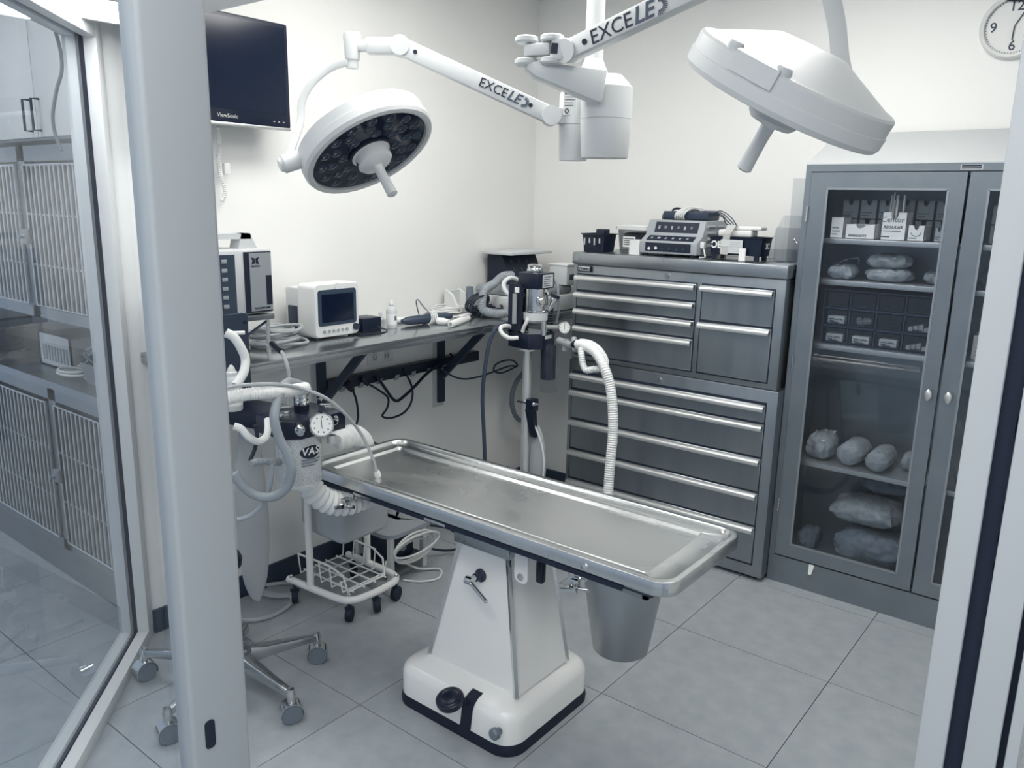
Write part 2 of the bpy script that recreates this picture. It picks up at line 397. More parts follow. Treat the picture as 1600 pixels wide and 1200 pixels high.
# ================================================================ steel drawer chest in two pieces
HND = mat('brushed aluminium pull', .88, .38, .8)
def drawer(parent, x0, x1, z0, z1, yf):
    d = obj('drawer', MB().rbox(x0 + .002, x1 - .002, yf - .006, yf + .02, z0 + .003, z1 - .003, .003, 1), STEEL, parent, world=True)
    prof = [(0, .0), (-.016, .002), (-.027, -.005), (-.031, -.015), (-.028, -.024), (-.024, -.024), (-.026, -.015), (-.022, -.007), (-.014, -.003), (0, -.005)]
    h = MB().loft([[V(x, yf - .006 + a, z1 - .006 + c) for a, c in prof] for x in (x0 + .0, x1 - .004)])
    obj('pull', h, HND, d, world=True, smooth=50)
    return d
rc = thing('roller_cabinet', 'stainless steel lower drawer cabinet with five full width drawers', 'tool cabinet', (-1.775, 3.66, 0))
YF = 3.45
b = MB().box(-2.335, -1.215, YF, 3.885, .02, .918)
obj('body', b, STEEL, rc, world=True, bevel=.004)
obj('kick', MB().box(-2.30, -1.25, YF + .03, 3.86, 0, .02), DARKG, rc, world=True)
rec = MB().box(-2.314, -1.262, YF - .002, YF, .075, .862); obj('shadow_gap', rec, INK, rc, world=True)
for z1, z0 in ((.852, .765), (.762, .603), (.600, .438), (.435, .272), (.269, .08)): drawer(rc, -2.312, -1.264, z0, z1, YF)
b = MB().cyl((-1.80, YF - .008, .885), (-1.80, YF, .885), .010); obj('lock', b, CHROME, rc, world=True)
tc_ = thing('tool_chest', 'stainless steel upper drawer chest with a badge, standing on the drawer cabinet', 'tool chest', (-1.78, 3.67, .92))
obj('body', MB().box(-2.335, -1.23, YF + .012, 3.885, .920, 1.412), STEEL, tc_, world=True, bevel=.004)
obj('lid', MB().rbox(-2.34, -1.222, YF - .004, 3.887, 1.414, 1.475, .008), STEELH, tc_, world=True)
obj('shadow_gap', MB().box(-2.314, -1.643, YF + .010, YF + .012, .945, 1.368), INK, tc_, world=True)
obj('shadow_gap', MB().box(-1.620, -1.272, YF + .010, YF + .012, .945, 1.368), INK, tc_, world=True)
for z1, z0 in ((1.365, 1.281), (1.278, 1.195), (1.192, 1.107), (1.104, .948)): drawer(tc_, -2.312, -1.645, z0, z1, YF + .012)
for z1, z0 in ((1.365, 1.197), (1.194, .948)): drawer(tc_, -1.618, -1.274, z0, z1, YF + .012)
obj('lock', MB().cyl((-1.80, YF + .004, 1.39), (-1.80, YF + .012, 1.39), .011), CHROME, tc_, world=True)
bd = obj('badge', MB().rbox(-2.31, -2.225, YF + .004, YF + .012, 1.377, 1.408, .003), BLACK, tc_, world=True)
obj('badge_plate', MB().rbox(-2.303, -2.232, YF + .002, YF + .005, 1.381, 1.404, .002), ALUM, bd, world=True)
text('TRINITY', .015, (-2.257, YF + .0012, 1.392), X, Z, INK, bd, bold=.0004)
obj('badge_ring', MB().tube([(-2.289 + .007 * math.cos(a), YF + .001, 1.392 + .007 * math.sin(a)) for a in [k * PI / 6 for k in range(10)]], .0016, 5, 2), INK, bd, world=True)

# ================================================================ glass fronted steel cabinet
gc = thing('glass_cabinet', 'grey steel cabinet with two glazed doors and a white sloping top', 'cabinet', (-.597, 3.71, 0))
CX0, CX1, CY0, CY1 = -1.212, .018, 3.52, 3.888
obj('side_panel', MB().box(CX0, CX0 + .02, CY0 + .022, CY1, .0, 1.893), CABST, gc, world=True)
obj('side_panel', MB().box(CX1 - .02, CX1, CY0 + .022, CY1, .0, 1.893), CABST, gc, world=True)
obj('back_panel', MB().box(CX0 + .02, CX1 - .02, CY1 - .012, CY1, .13, 1.893), CABST, gc, world=True)
obj('kick_panel', MB().box(CX0, CX1, CY0, CY0 + .022, 0, .131), CABST, gc, world=True)
f = MB().box(CX0, CX1, CY0, CY0 + .022, 1.866, 1.893).box(CX0, CX0 + .024, CY0, CY0 + .022, .131, 1.866).box(CX1 - .024, CX1, CY0, CY0 + .022, .131, 1.866)
obj('face_frame', f, CABST, gc, world=True)
obj('bottom_panel', MB().box(CX0 + .02, CX1 - .02, CY0 + .03, CY1 - .012, .12, .14), CABST, gc, world=True)
obj('top_panel', MB().box(CX0 + .02, CX1 - .02, CY0 + .03, CY1 - .012, 1.85, 1.868), CABST, gc, world=True)
obj('sloped_top', MB().loft([[V(x, CY0 + .002, 1.894), V(x, CY1, 1.894), V(x, CY1, 2.045), V(x, CY0 + .002, 1.899)] for x in (CX0, CX1)]), mat('white painted steel', .76, .5), gc, world=True)
SHZ = (1.593, 1.418, 1.137, .598)
for z in SHZ: obj('shelf', MB().box(CX0 + .022, CX1 - .022, CY0 + .045, CY1 - .014, z - .022, z), mat('pale steel shelf', .74, .35, .8), gc, world=True, bevel=.002)
def cab_door(x0, x1, wx0, wx1, hinge, kx):
    y0, y1 = CY0 - .004, CY0 + .02; z0, z1, wz0, wz1 = .139, 1.862, .203, 1.796
    d = obj('door', MB().box(x0, wx0, y0, y1, z0, z1).box(wx1, x1, y0, y1, z0, z1).box(wx0, wx1, y0, y1, z0, wz0).box(wx0, wx1, y0, y1, wz1, z1), CABST, gc, world=True)
    e = MB()
    for a, c in (((wx0, wz0), (wx1, wz0)), ((wx1, wz0), (wx1, wz1)), ((wx1, wz1), (wx0, wz1)), ((wx0, wz1), (wx0, wz0))):
        e.bar((a[0], y0 + .002, a[1]), (c[0], y0 + .002, c[1]), .008, .008)
    obj('glazing_bead', e, mat('bead steel', .66, .35, .8), d, world=True)
    obj('pane', MB().box(wx0, wx1, y0 + .010, y0 + .014, wz0, wz1), GLASS2, d, world=True)
    k = MB().cyl((kx, y0, .995), (kx, y0 - .02, .995), .007); k.sphere((kx, y0 - .026, .995), .02, (.72, .45, 1.25))
    obj('knob', k, ALUM, d, world=True)
    for hz in (1.69, 1.05, .38):
        h = MB()
        for q in range(4): h.cyl((hinge, y0 - .005, hz - .03 + q * .016), (hinge, y0 - .005, hz - .016 + q * .016), .0055, n=8)
        obj('hinge', h, CHROME, d, world=True)
cab_door(-1.186, -.602, -1.115, -.661, -1.188, -.629)
cab_door(-.592, -.010, -.524, -.080, -.006, -.557)
np_ = obj('name_plate', MB().box(-.63, -.555, CY0 - .002, CY0, 1.870, 1.888), ALUM, gc, world=True)
b = MB()
for k in range(2): b.box(-.626, -.559, CY0 - .003, CY0 - .002, 1.873 + k * .008, 1.878 + k * .008)
obj('plate_lines', b, INK, np_, world=True)
single('paper_tag', MB().loft([[V(-1.025, CY0 - .003, .132), V(-1.0, CY0 - .003, .132), V(-1.008, CY0 - .012, .088), V(-1.022, CY0 - .012, .085)], [V(-1.025, CY0 - .002, .132), V(-1.0, CY0 - .002, .132), V(-1.008, CY0 - .011, .088), V(-1.022, CY0 - .011, .085)]]), CARD, 'small white paper tag hanging below the cabinet door', 'tag')

# ---- contents of the cabinet
def carton(x0, x1, z0, h, y0, dep, m, label, cut=True, grp='cartons on the top cabinet shelf', lines=3):
    t = thing('carton', label, 'box', ((x0 + x1) / 2, y0 + dep / 2, z0), 0, grp)
    W = (x1 - x0) / 2; b = MB(); th = .002; dp = dep / 2
    for a, bq, c, d in ((-W, -W + th, -dp, dp), (W - th, W, -dp, dp), (-W, W, dp - th, dp)): b.box(a, bq, c, d, 0, h)
    b.box(-W, W, -dp, dp, 0, th)
    if cut:
        n = 10; q = [V(-W, -dp, 0)] + [V(W, -dp, 0), V(W, -dp, h)] + [V(W * .3 * math.cos(PI * k / n), -dp, h - h * .28 * math.sin(PI * k / n)) for k in range(n + 1)] + [V(-W, -dp, h)]
        b.loft([q, [p + Y * th for p in q]])
    else: b.box(-W, W, -dp, -dp + th, 0, h).box(-W, W, -dp, dp, h - th, h)
    obj('body', b, m, t, smooth=0)
    g = MB()
    for k in range(lines):
        g.box(-W * .75, W * (.1 + .5 * ((k * 37) % 10) / 10), -dp - .0006, -dp, h * (.16 + .15 * k), h * (.16 + .15 * k) + .004)
    if lines: obj('print', g, mat('grey print', .42, .7), t)
    return t
z1 = SHZ[0] + .001; yc = CY0 + .06
carton(-1.108, -1.055, z1, .088, yc + .01, .10, CARD, 'tall narrow white carton at the left end of the top shelf', False)
c2 = carton(-1.043, -.925, z1, .060, yc, .12, CARD, 'low wide white carton with a barcode on the top shelf', True, lines=1)
b = MB()
for k in range(26): b.box(-.045 + k * .0028, -.045 + k * .0028 + (.0009 if k % 3 else .0018), -.0608, -.06, .009, .019)
obj('barcode', b, INK, c2)
c3 = carton(-.902, -.808, z1, .112, yc, .10, CARD, 'tall white swab carton with handwriting on the top shelf', True, lines=0)
text('Centor', .030, (-.861, yc - .001, z1 + .082), X, Z, mat('grey print', .42, .7), c3)
text('REGULAR', .017, (-.858, yc - .001, z1 + .052), X, Z, INK, c3, shear=.2)
b = MB().box(-.040, .028, -.0508, -.05, .036, .038).box(-.044, -.012, -.0508, -.05, .012, .016); obj('underline', b, INK, c3)
c4 = carton(-.800, -.738, z1, .062, yc, .13, CARD, 'small white suture carton right of the handwritten carton', True, lines=1)
b = MB().tube([(.018 * math.cos(a), -.0653, .034 + .014 * math.sin(a)) for a in [PI + k * PI / 8 for k in range(9)]], .0012, 5, 2); obj('needle_drawing', b, INK, c4)
carton(-.706, -.672, z1, .055, yc + .02, .10, CARDG, 'small grey carton at the right end of the top shelf', True, lines=2)
sw = thing('swab_bundle', 'bundle of long white swabs standing in the handwritten carton', 'swabs', (-.862, yc + .05, z1 + .004))
rr_ = random.Random(5)
for k in range(9):
    x = -.032 + k * .008; l = rr_.uniform(.155, .19); y = rr_.uniform(-.03, .03)
    obj('swab', MB().cyl((x, y, 0), (x + rr_.uniform(-.004, .006), y, l), .0035, n=6), WHITEM, sw)
# rows of grey suture cartons behind
for r_ in range(2):
    for k in range(6):
        x0 = -1.10 + k * .074; carton(x0, x0 + .068, z1 + r_ * .082, .078, 3.70, .14, CARDG, 'grey suture carton in the %s row at the shelf back, %s from left' % (('lower', 'upper')[r_], ('first', 'second', 'third', 'fourth', 'fifth', 'sixth')[k]), True, 'stacked suture cartons at the back', 2)
# second shelf: instrument pouches
def pouch(name, x, y, z, rx, ry, h, m, label, seed=1, grp=None, cat='pack', rz=0, tie=True):
    rq = random.Random(seed); t = thing(name, label, cat, (x, y, z), rz, grp)
    n, k = 56, 18; rings = []
    ph = [rq.uniform(0, 6) for _ in range(6)]
    for j in range(k + 1):
        v = j / k; prof = (math.sin(PI * (.05 + .90 * v))) ** .32; rings.append([])
        for i in range(n):
            a = 2 * PI * i / n; sq = 1 / max(abs(math.cos(a)), abs(math.sin(a))) ** .55
            wr = 1 + .05 * math.sin(5 * a + ph[0] + 3 * v) + .035 * math.sin(11 * a + ph[1] - 4 * v) + .02 * math.sin(17 * a + ph[2])
            zz = h * v + h * .07 * math.sin(3 * a + ph[3]) * math.sin(PI * v) + h * .05 * math.sin(7 * a + ph[4]) * math.sin(PI * v)
            wr += (abs(noise.noise(V(math.cos(a) * rx * 22, math.sin(a) * ry * 22, v * h * 40 + ph[5]))) - .25) * .16
            zz += (abs(noise.noise(V(math.cos(a) * rx * 26 + 9, math.sin(a) * ry * 26, ph[4]))) - .2) * h * .22 * v
            rings[-1].append(V(rx * math.cos(a) * sq * prof * wr * .88, ry * math.sin(a) * sq * prof * wr * .88, max(0, zz)))
    obj('wrap', MB().loft(rings), m, t, smooth=60)
    if tie:
        b = MB()
        for s_ in (-.25, .3):
            b.bar((rx * s_, -ry * .80, h * .8), (rx * s_ + .01, ry * .6, h * .99), .014, .003)
        obj('tape', b, OFFW, t)
    return t
z2 = SHZ[1] + .001
pouch('instrument_pouch', -1.055, 3.66, z2, .062, .08, .062, CLOTH, 'folded grey instrument pouch at the left of the second shelf', 2)
b = MB().tube([(-1.08, 3.60, z2 + .064), (-1.03, 3.60, z2 + .085), (-.985, 3.60, z2 + .092), (-.98, 3.60, z2 + .07)], .004, 6); single('forceps', b, DARKG, 'dark curved forceps lying on the left pouch of the second shelf', 'forceps')
pouch('instrument_pouch', -.87, 3.68, z2, .10, .09, .055, CLOTH, 'lower of two folded grey pouches on the second shelf', 3)
pouch('instrument_pouch', -.875, 3.68, z2 + .057, .10, .085, .055, CLOTH, 'upper of two folded grey pouches on the second shelf', 4)
pouch('instrument_pouch', -.70, 3.72, z2, .045, .07, .05, CLOTH, 'small grey pouch at the right of the second shelf', 6)
# third shelf: drawer organiser
z3 = SHZ[2] + .001
og = thing('drawer_organiser', 'dark small parts organiser with twelve clear drawers on the third shelf', 'organiser', (-.885, 3.70, z3))
b = MB(); ox0, ox1 = -1.105, -.665
b.box(ox0, ox1, 3.84, 3.85, z3, z3 + .235)
for k in range(5): x = ox0 + (ox1 - ox0) * k / 4; b.box(x - .003, x + .003, 3.60, 3.85, z3, z3 + .235)
for k in range(4): zz = z3 + .235 * k / 3; b.box(ox0, ox1, 3.60, 3.85, max(z3, zz - .004), zz + .004)
obj('frame', b, DARKG, og, world=True)
SMOKE = glassmat('smoked drawer plastic', .86, .05, 1.2)
rr_ = random.Random(9)
for r_ in range(3):
    for k in range(4):
        x0 = ox0 + (ox1 - ox0) * k / 4 + .008; x1_ = ox0 + (ox1 - ox0) * (k + 1) / 4 - .008; za = z3 + .235 * r_ / 3 + .008; zb = za + .062
        d = obj('organiser_drawer', MB().box(x0, x1_, 3.598, 3.602, za, zb).box(x0, x1_, 3.602, 3.80, za, za + .002).box(x0 + .03, x1_ - .03, 3.588, 3.598, za + .005, za + .012), SMOKE, og, world=True)
        if (r_, k) not in ((2, 0), (2, 1), (2, 2), (2, 3), (1, 2)):
            c = MB()
            if (r_, k) == (1, 1): 
                for q in range(9): c.sphere((rr_.uniform(x0 + .02, x1_ - .02), 3.63 + rr_.uniform(0, .02), za + .012 + rr_.uniform(0, .02)), .013, n=8)
                obj('contents', c, CARDG, d, world=True)
            elif k == 3:
                for q in range(4): c.box(x0 + .008 + q * .02, x0 + .024 + q * .02, 3.61, 3.66, za + .004, za + .02 + .006 * (q % 3))
                obj('contents', c, OFFW, d, world=True)
            else:
                obj('contents', c.rbox(x0 + .012, x1_ - .012, 3.606, 3.66, za + .004, za + .036, .003), CARD, d, world=True)
                g = MB()
                for q in range(2): g.box(x0 + .018, x0 + .04, 3.6045, 3.606, za + .012 + q * .009, za + .016 + q * .009)
                g.tube([(x0 + .045, 3.605, za + .02), (x0 + .06, 3.605, za + .024), (x1_ - .02, 3.605, za + .02)], .002, 5, 3)
                obj('print', g, mat('grey print', .42, .7), d, world=True)
# fourth shelf: rolled cloth packs
z4 = SHZ[3] + .001
def cloth_roll(x, y, z, r, l, label, seed, rz=0, m=CLOTH):
    rq = random.Random(seed); t = thing('cloth_pack', label, 'pack', (x, y, z), rz, 'rolled cloth packs on the fourth shelf')
    rings = []; n = 40; ph = [rq.uniform(0, 6) for _ in range(4)]
    for j in range(25):
        v = j / 24; yy = (v - .5) * l; k = min(1, (.25 + 4.5 * min(v, 1 - v)) ** .5) if min(v, 1 - v) < .17 else 1
        rings.append([V(r * k * 1.05 * math.cos(a) * (1 + .04 * math.sin(4 * a + ph[0] + 9 * v) + .03 * math.sin(9 * a + ph[1]) + .22 * (abs(noise.noise(V(math.cos(a) * 1.6, math.sin(a) * 1.6, v * 5 + ph[3]))) - .2)), yy, max(0, r * .98 + r * k * .98 * math.sin(a) * (1 + .05 * math.sin(3 * a + ph[2] + 7 * v)))) for a in [2 * PI * i / n for i in range(n)]])
    obj('wrap', MB().loft(rings), m, t, smooth=60)
    g = MB()
    for i in range(11):
        a = PI * (.05 + .9 * i / 10); g.tube([(r * .15 * math.cos(a), -l / 2 - .003, r + r * .15 * math.sin(a)), (r * .55 * math.cos(a), -l / 2 + .004, r + .5 * r * math.sin(a)), (r * .95 * math.cos(a), -l / 2 + .05, r + .93 * r * math.sin(a))], .0028, 5, 3)
    obj('pleats', g, m, t)
    f = MB(); f.tube([(-r * .9, -l / 2 + .055, r * 1.4), (0, -l / 2 + .048, r * 2.02), (r * .9, -l / 2 + .055, r * 1.4)], .005, 6, 4); obj('fold', f, m, t)
pouch('cloth_pack', -1.068, 3.68, z4, .066, .10, .115, CLOTH, 'bulky folded cloth pack at the left of the fourth shelf', 21, 'rolled cloth packs on the fourth shelf')
cloth_roll(-.935, 3.70, z4, .052, .23, 'tied cloth roll in the middle of the fourth shelf', 22)
cloth_roll(-.815, 3.69, z4, .046, .24, 'tied cloth roll with a dark end on the right of the fourth shelf', 23)
pouch('cloth_pack', -.70, 3.76, z4, .05, .07, .075, CLOTH, 'small square cloth pack in the corner of the fourth shelf', 24, 'rolled cloth packs on the fourth shelf', tie=False)
# bottom: heaped drapes
pouch('drape_bundle', -.80, 3.71, .141, .185, .13, .15, DRAPE, 'large crumpled drape bundle lying on the cabinet floor', 31, 'drape bundles on the cabinet floor', 'drape', tie=False)
pouch('drape_bundle', -.85, 3.72, .325, .165, .12, .11, CLOTH, 'pale rolled drape on top of the crumpled bundle', 32, 'drape bundles on the cabinet floor', 'drape', tie=False)
pouch('drape_bundle', -.80, 3.78, .462, .12, .07, .07, DRAPE, 'dark folded drape topmost of the heap in the cabinet', 34, 'drape bundles on the cabinet floor', 'drape', tie=False)
pouch('drape_bundle', -1.085, 3.68, .141, .05, .09, .10, DRAPE, 'small dark drape in the left corner of the cabinet floor', 33, 'drape bundles on the cabinet floor', 'drape', tie=False)
# right half, mostly hidden by the door panel
for k, (zz, lb) in enumerate(((z1, 'grey box behind the right cabinet door, lower of two'), (z1 + .075, 'grey box behind the right cabinet door, upper of two'))):
    carton(-.515, -.40, zz, .072, 3.60, .15, CARDG, lb, False, 'boxes behind the right door')
pouch('instrument_pouch', -.46, 3.66, z2, .075, .08, .085, DRAPE, 'dark pouch on the second shelf behind the right door', 41)
carton(-.52, -.40, z3, .10, 3.62, .16, CARD, 'white box on the third shelf behind the right door', False, 'boxes behind the right door')
pouch('cloth_pack', -.46, 3.69, z4, .07, .10, .09, CLOTH, 'cloth pack on the fourth shelf behind the right door', 42)
b = MB().loft([[V(x, y, z) for x, y in rrect(-.52 - k, -.25 + k, 3.58 - k, 3.80 + k, .04)] for k, z in ((-.01, .86), (0, .90), (.004, .90), (-.004, .862))], cap=False)
single('clear_tray', b, CLEAR, 'clear plastic tray behind the right cabinet door', 'tray')

# ================================================================ surgical table
ot = thing('surgical_table', 'white pedestal surgical table with a long stainless steel top', 'surgical table', (-1.61, 1.97, 0))
def rings(levels, n=8):
    """levels: (x0, x1, y0, y1, radius, z)"""
    return [[V(x, y, z) for x, y in rrect(a, b_, c, d, r, n)] for a, b_, c, d, r, z in levels]
BX0, BX1, BY0, BY1 = -1.865, -1.345, 1.735, 2.205
obj('floor_skirt', MB().loft(rings([(BX0 - .004, BX1 + .004, BY0 - .004, BY1 + .004, .075, .0), (BX0 - .006, BX1 + .006, BY0 - .006, BY1 + .006, .078, .018), (BX0, BX1, BY0, BY1, .072, .038)])), RUBBER, ot, world=True)
obj('base', MB().loft(rings([(BX0, BX1, BY0, BY1, .072, .036), (BX0, BX1, BY0, BY1, .072, .115), (BX0 + .006, BX1 - .006, BY0 + .006, BY1 - .006, .068, .135), (BX0 + .022, BX1 - .022, BY0 + .022, BY1 - .022, .06, .150), (BX0 + .045, BX1 - .045, BY0 + .045, BY1 - .045, .045, .157), (BX0 + .095, BX1 - .075, BY0 + .07, BY1 - .08, .01, .178)])), WHITEP, ot, world=True, smooth=60)
P0 = [(-1.772, 1.815), (-1.388, 1.815), (-1.388, 2.105), (-1.772, 2.105)]; P1 = [(-1.655, 1.845), (-1.455, 1.845), (-1.455, 2.065), (-1.655, 2.065)]
obj('pedestal', MB().loft([[V(x, y, .168) for x, y in P0], [V(x, y, .625) for x, y in P1]]), WHITEP, ot, world=True, smooth=20)
for (a, b_) in zip(P0, P1): obj('corner_trim', MB().bar((a[0], a[1], .170), (b_[0], b_[1], .628), .013, .013), CHROME, ot, world=True)
obj('pedestal_cap', MB().box(-1.672, -1.438, 1.828, 2.082, .622, .662), STEELH, ot, world=True, bevel=.003)
obj('cap_plate', MB().box(-1.665, -1.445, 1.835, 2.075, .662, .668), INK, ot, world=True)
obj('lift_column', MB().cyl((-1.555, 1.955, .66), (-1.555, 1.955, .715), .05), CHROME, ot, world=True)
obj('top_bracket', MB().box(-1.70, -1.34, 1.80, 2.10, .704, .721), DARKG, ot, world=True)
# crank
ck = obj('crank_boss', MB().lathe([(.022, .0), (.022, .006), (.014, .010), (.014, .03)], (-1.560, 1.838, .532), (0, -1, .07)), DARKG, ot, world=True)
b = MB().cyl((-1.560, 1.812, .534), (-1.560, 1.775, .537), .010); b.cyl((-1.572, 1.780, .535), (-1.548, 1.780, .535), .014); obj('crank_hub', b, CHROME, ck, world=True)
b = MB().cyl((-1.560, 1.778, .535), (-1.475, 1.762, .500), .0065); b.sphere((-1.475, 1.762, .500), .008, n=8); obj('crank_handle', b, CHROME, ck, world=True)
# foot pedal and knob
px_ = (-1.529, 1.735, 0.103)[0]
L = []
for y_, z_ in ((BY0 - .006, .018), (BY0 - .005, .06), (BY0 - .005, .112), (BY0 + .002, .136), (BY0 + .018, .1515), (BY0 + .043, .1595)):
    sk = (z_ - .06) * .12; L.append([V(px_ - .021 + sk, y_, z_), V(px_ + .021 + sk, y_, z_), V(px_ + .021 + sk, y_ + .012, z_ - .012), V(px_ - .021 + sk, y_ + .012, z_ - .012)])
sl = obj('pedal_slot', MB().loft(L), INK, ot, world=True)
pp = V((-1.556, 1.690, 0.157)); pd = obj('foot_pedal', MB().lathe([(.0, 0), (.044, .0), (.046, .006), (.046, .020), (.042, .024), (.037, .022), (.033, .025), (.027, .023), (.02, .026), (.0, .025)], pp - Z * .012, (.0, -.30, 1), 28), BLACK, ot, world=True)
obj('pedal_arm', MB().bar(pp + V(.01, .01, .004), V(px_ + .004, BY0 + .012, .128), .024, .012), BLACK, pd, world=True)
obj('foot_knob', MB().lathe([(.012, 0), (.012, .014), (.019, .018), (.019, .030), (.014, .036), (.002, .037)], ((-1.391, 1.710, 0.186)[0], BY0 + .002, .092), (0, -1, .1), 18), MIDG, ot, world=True)
# table top: a shallow steel tray with a raised rounded rim
TX0, TX1, TY0, TY1, TZ = -2.29, -.828, 1.712, 2.182, .780
def rr(i, z, rad, ex=0): return [V(x, y, z) for x, y in rrect(TX0 + i, TX1 - i - ex, TY0 + i, TY1 - i, max(.006, rad), 8)]
top = MB().loft([rr(.004, TZ - .042, .06), rr(.0, TZ - .037, .062), rr(.0, TZ - .006, .062), rr(.002, TZ - .001, .061), rr(.005, TZ, .059), rr(.018, TZ, .052), rr(.021, TZ - .002, .05), rr(.027, TZ - .012, .046), rr(.032, TZ - .014, .043), rr(.058, TZ - .015, .02, .03), rr(.060, TZ - .0135, .016, .034), rr(.066, TZ - .0135, .012, .036), rr(.074, TZ - .022, .008, .038), rr(.20, TZ - .024, .006, .04)])
obj('table_top', top, TABST, ot, world=True, smooth=30)
obj('under_frame', MB().box(TX0 + .06, TX1 - .06, TY0 + .02, TY0 + .05, TZ - .058, TZ - .042).box(TX0 + .06, TX1 - .06, TY1 - .05, TY1 - .02, TZ - .058, TZ - .042).box(TX0 + .06, TX1 - .06, TY0 + .05, TY1 - .05, TZ - .050, TZ - .042), DARKG, ot, world=True)
obj('side_rail', MB().bar((TX0 + .04, TY0 + .004, TZ - .049), (TX1 - .14, TY0 + .004, TZ - .049), .008, .014), INK, ot, world=True)
for x in (TX0 + .26, TX0 + .60): obj('rail_strip', MB().bar((x, TY0 - .002, TZ - .047), (x + .09, TY0 - .002, TZ - .047), .004, .009), CHROME, ot, world=True)
obj('rim_bolt', MB().lathe([(.011, 0), (.011, .003), (.006, .007), (.001, .008)], (-1.085, TY0, TZ - .024), (0, -1, 0)), CHROME, ot, world=True)
hb = obj('hinge_plate', MB().loft([[V(x, y_, z) for x, z in rrect(-1.375, -1.325, .597, .722, .02)] for y_ in (1.775, 1.785)]), WHITEM, ot, world=True)
obj('hinge_screw', MB().lathe([(.011, 0), (.011, .004), (.001, .006)], (-1.350, 1.775, .618), (0, -1, 0)), CHROME, hb, world=True)
obj('hinge_arm', MB().bar((-1.35, 1.83, .690), (-1.12, 1.83, .706), .03, .02), STEELH, ot, world=True)
obj('lock_knob', MB().rbox(-1.345, -1.318, 1.84, 1.865, .575, .650, .008), BLACK, ot, world=True)
def clamp(x, y, z):
    k = obj('rail_clamp', MB().rbox(x - .03, x + .03, y - .012, y + .012, z + .006, z + .03, .004).rbox(x - .012, x + .012, y - .03, y - .008, z - .02, z + .012, .004), CHROME, ot, world=True)
    b = MB().cyl((x, y - .03, z - .008), (x, y - .052, z - .012), .007); b.bar((x - .026, y - .05, z - .020), (x + .026, y - .05, z - .004), .008, .012); b.cyl((x - .02, y - .02, z - .022), (x + .045, y - .018, z - .010), .006)
    obj('clamp_screw', b, CHROME, k, world=True)
clamp(-2.055, TY0, TZ - .078); clamp(-1.115, TY0 + .02, TZ - .080)

# bucket hanging under the table end
bu = thing('steel_bucket', 'stainless steel bucket hanging under the right end of the surgical table', 'bucket', (-1.085, 1.93, .412))
obj('body', MB().lathe([(.0, 0), (.078, 0), (.084, .006), (.120, .248), (.125, .250), (.125, .256), (.117, .256), (.081, .008), (.0, .006)], n=36), STEELH, bu)
b = MB().box(-.15, .15, -.135, -.12, .262, .275).box(-.15, .15, .12, .135, .262, .275).box(-.15, -.135, -.135, .135, .262, .275).box(.135, .15, -.135, .135, .262, .275)
for sx in (-.142, .142): b.box(sx - .006, sx + .006, -.01, .01, .27, .308)
obj('hanger', b, STEEL, bu)

# ================================================================ surgical lights
cm = thing('ceiling_mount', 'white ceiling column with two rounded housings carrying the surgical lights', 'light mount', (-1.53, 2.34, 1.9))
CP = Vector((-1.532, 2.343, 0))
obj('column', MB().cyl(CP + Z * 2.13, CP + Z * 2.82, .030, n=24), LAMPW, cm, world=True)
obj('collar', MB().lathe([(.030, .0), (.034, -.01), (.05, -.045), (.05, -.06)], CP + Z * 2.175), LAMPW, cm, world=True)
def housing(c, r, z0, z1, zs, zc):
    b = MB().lathe([(.0, z0), (r * .90, z0), (r * .93, z0 + .006), (r, zs), (r, zs + .002)], (c[0], c[1], 0), n=32); obj('lower_housing', b, LAMPW, cm, world=True)
    b = MB().lathe([(r, zs + .003), (r, zc), (r * .55, zc + .04), (.0, zc + .045)], (c[0], c[1], 0), n=32); return obj('upper_housing', b, LAMPW, cm, world=True)
hc1 = (-1.482, 2.352, 2.021); hc2 = (-1.625, 2.378, 2.010)
housing(hc1, .084, 1.865, 0, 1.985, 2.085)
h2 = housing(hc2, .052, 1.86, 0, 1.975, 2.075)
# rating label of the rear housing
lc = Vector((-1.610, 2.327, 2.046)); rv = Vector((.85, .52, 0))
b = MB().loft([[lc + rv * a + Z * c for a, c in ((-.022, -.04), (.022, -.04), (.022, .04), (-.022, .04))], [lc + rv * a + Z * c + Vector((-.5, .85, 0)) * .002 for a, c in ((-.022, -.04), (.022, -.04), (.022, .04), (-.022, .04))]])
lb = obj('rating_label', b, CARD, h2, world=True)
b = MB()
for k, (ww, hh) in enumerate(((.030, .007), (.024, .005), (.036, .002), (.036, .002), (.030, .002), (.030, .002))):
    zc = .034 - k * .009; o_ = lc - Vector((-.52, .85, 0)) * .0008
    b.loft([[o_ + rv * (-.018 + a * ww) + Z * (zc + c * hh) for a, c in ((0, 0), (1, 0), (1, 1), (0, 1))], [o_ + rv * (-.018 + a * ww) + Z * (zc + c * hh) + Vector((-.5, .85, 0)) * .0004 for a, c in ((0, 0), (1, 0), (1, 1), (0, 1))]])
b.tube([lc - Vector((-.52, .85, 0)) * .0008 + rv * (-.010 + .006 * math.cos(a)) + Z * (-.028 + .007 * math.sin(a)) for a in [k * PI / 5 for k in range(10)]], .0016, 5, 2, closed=True)
obj('print', b, INK, h2, world=True)

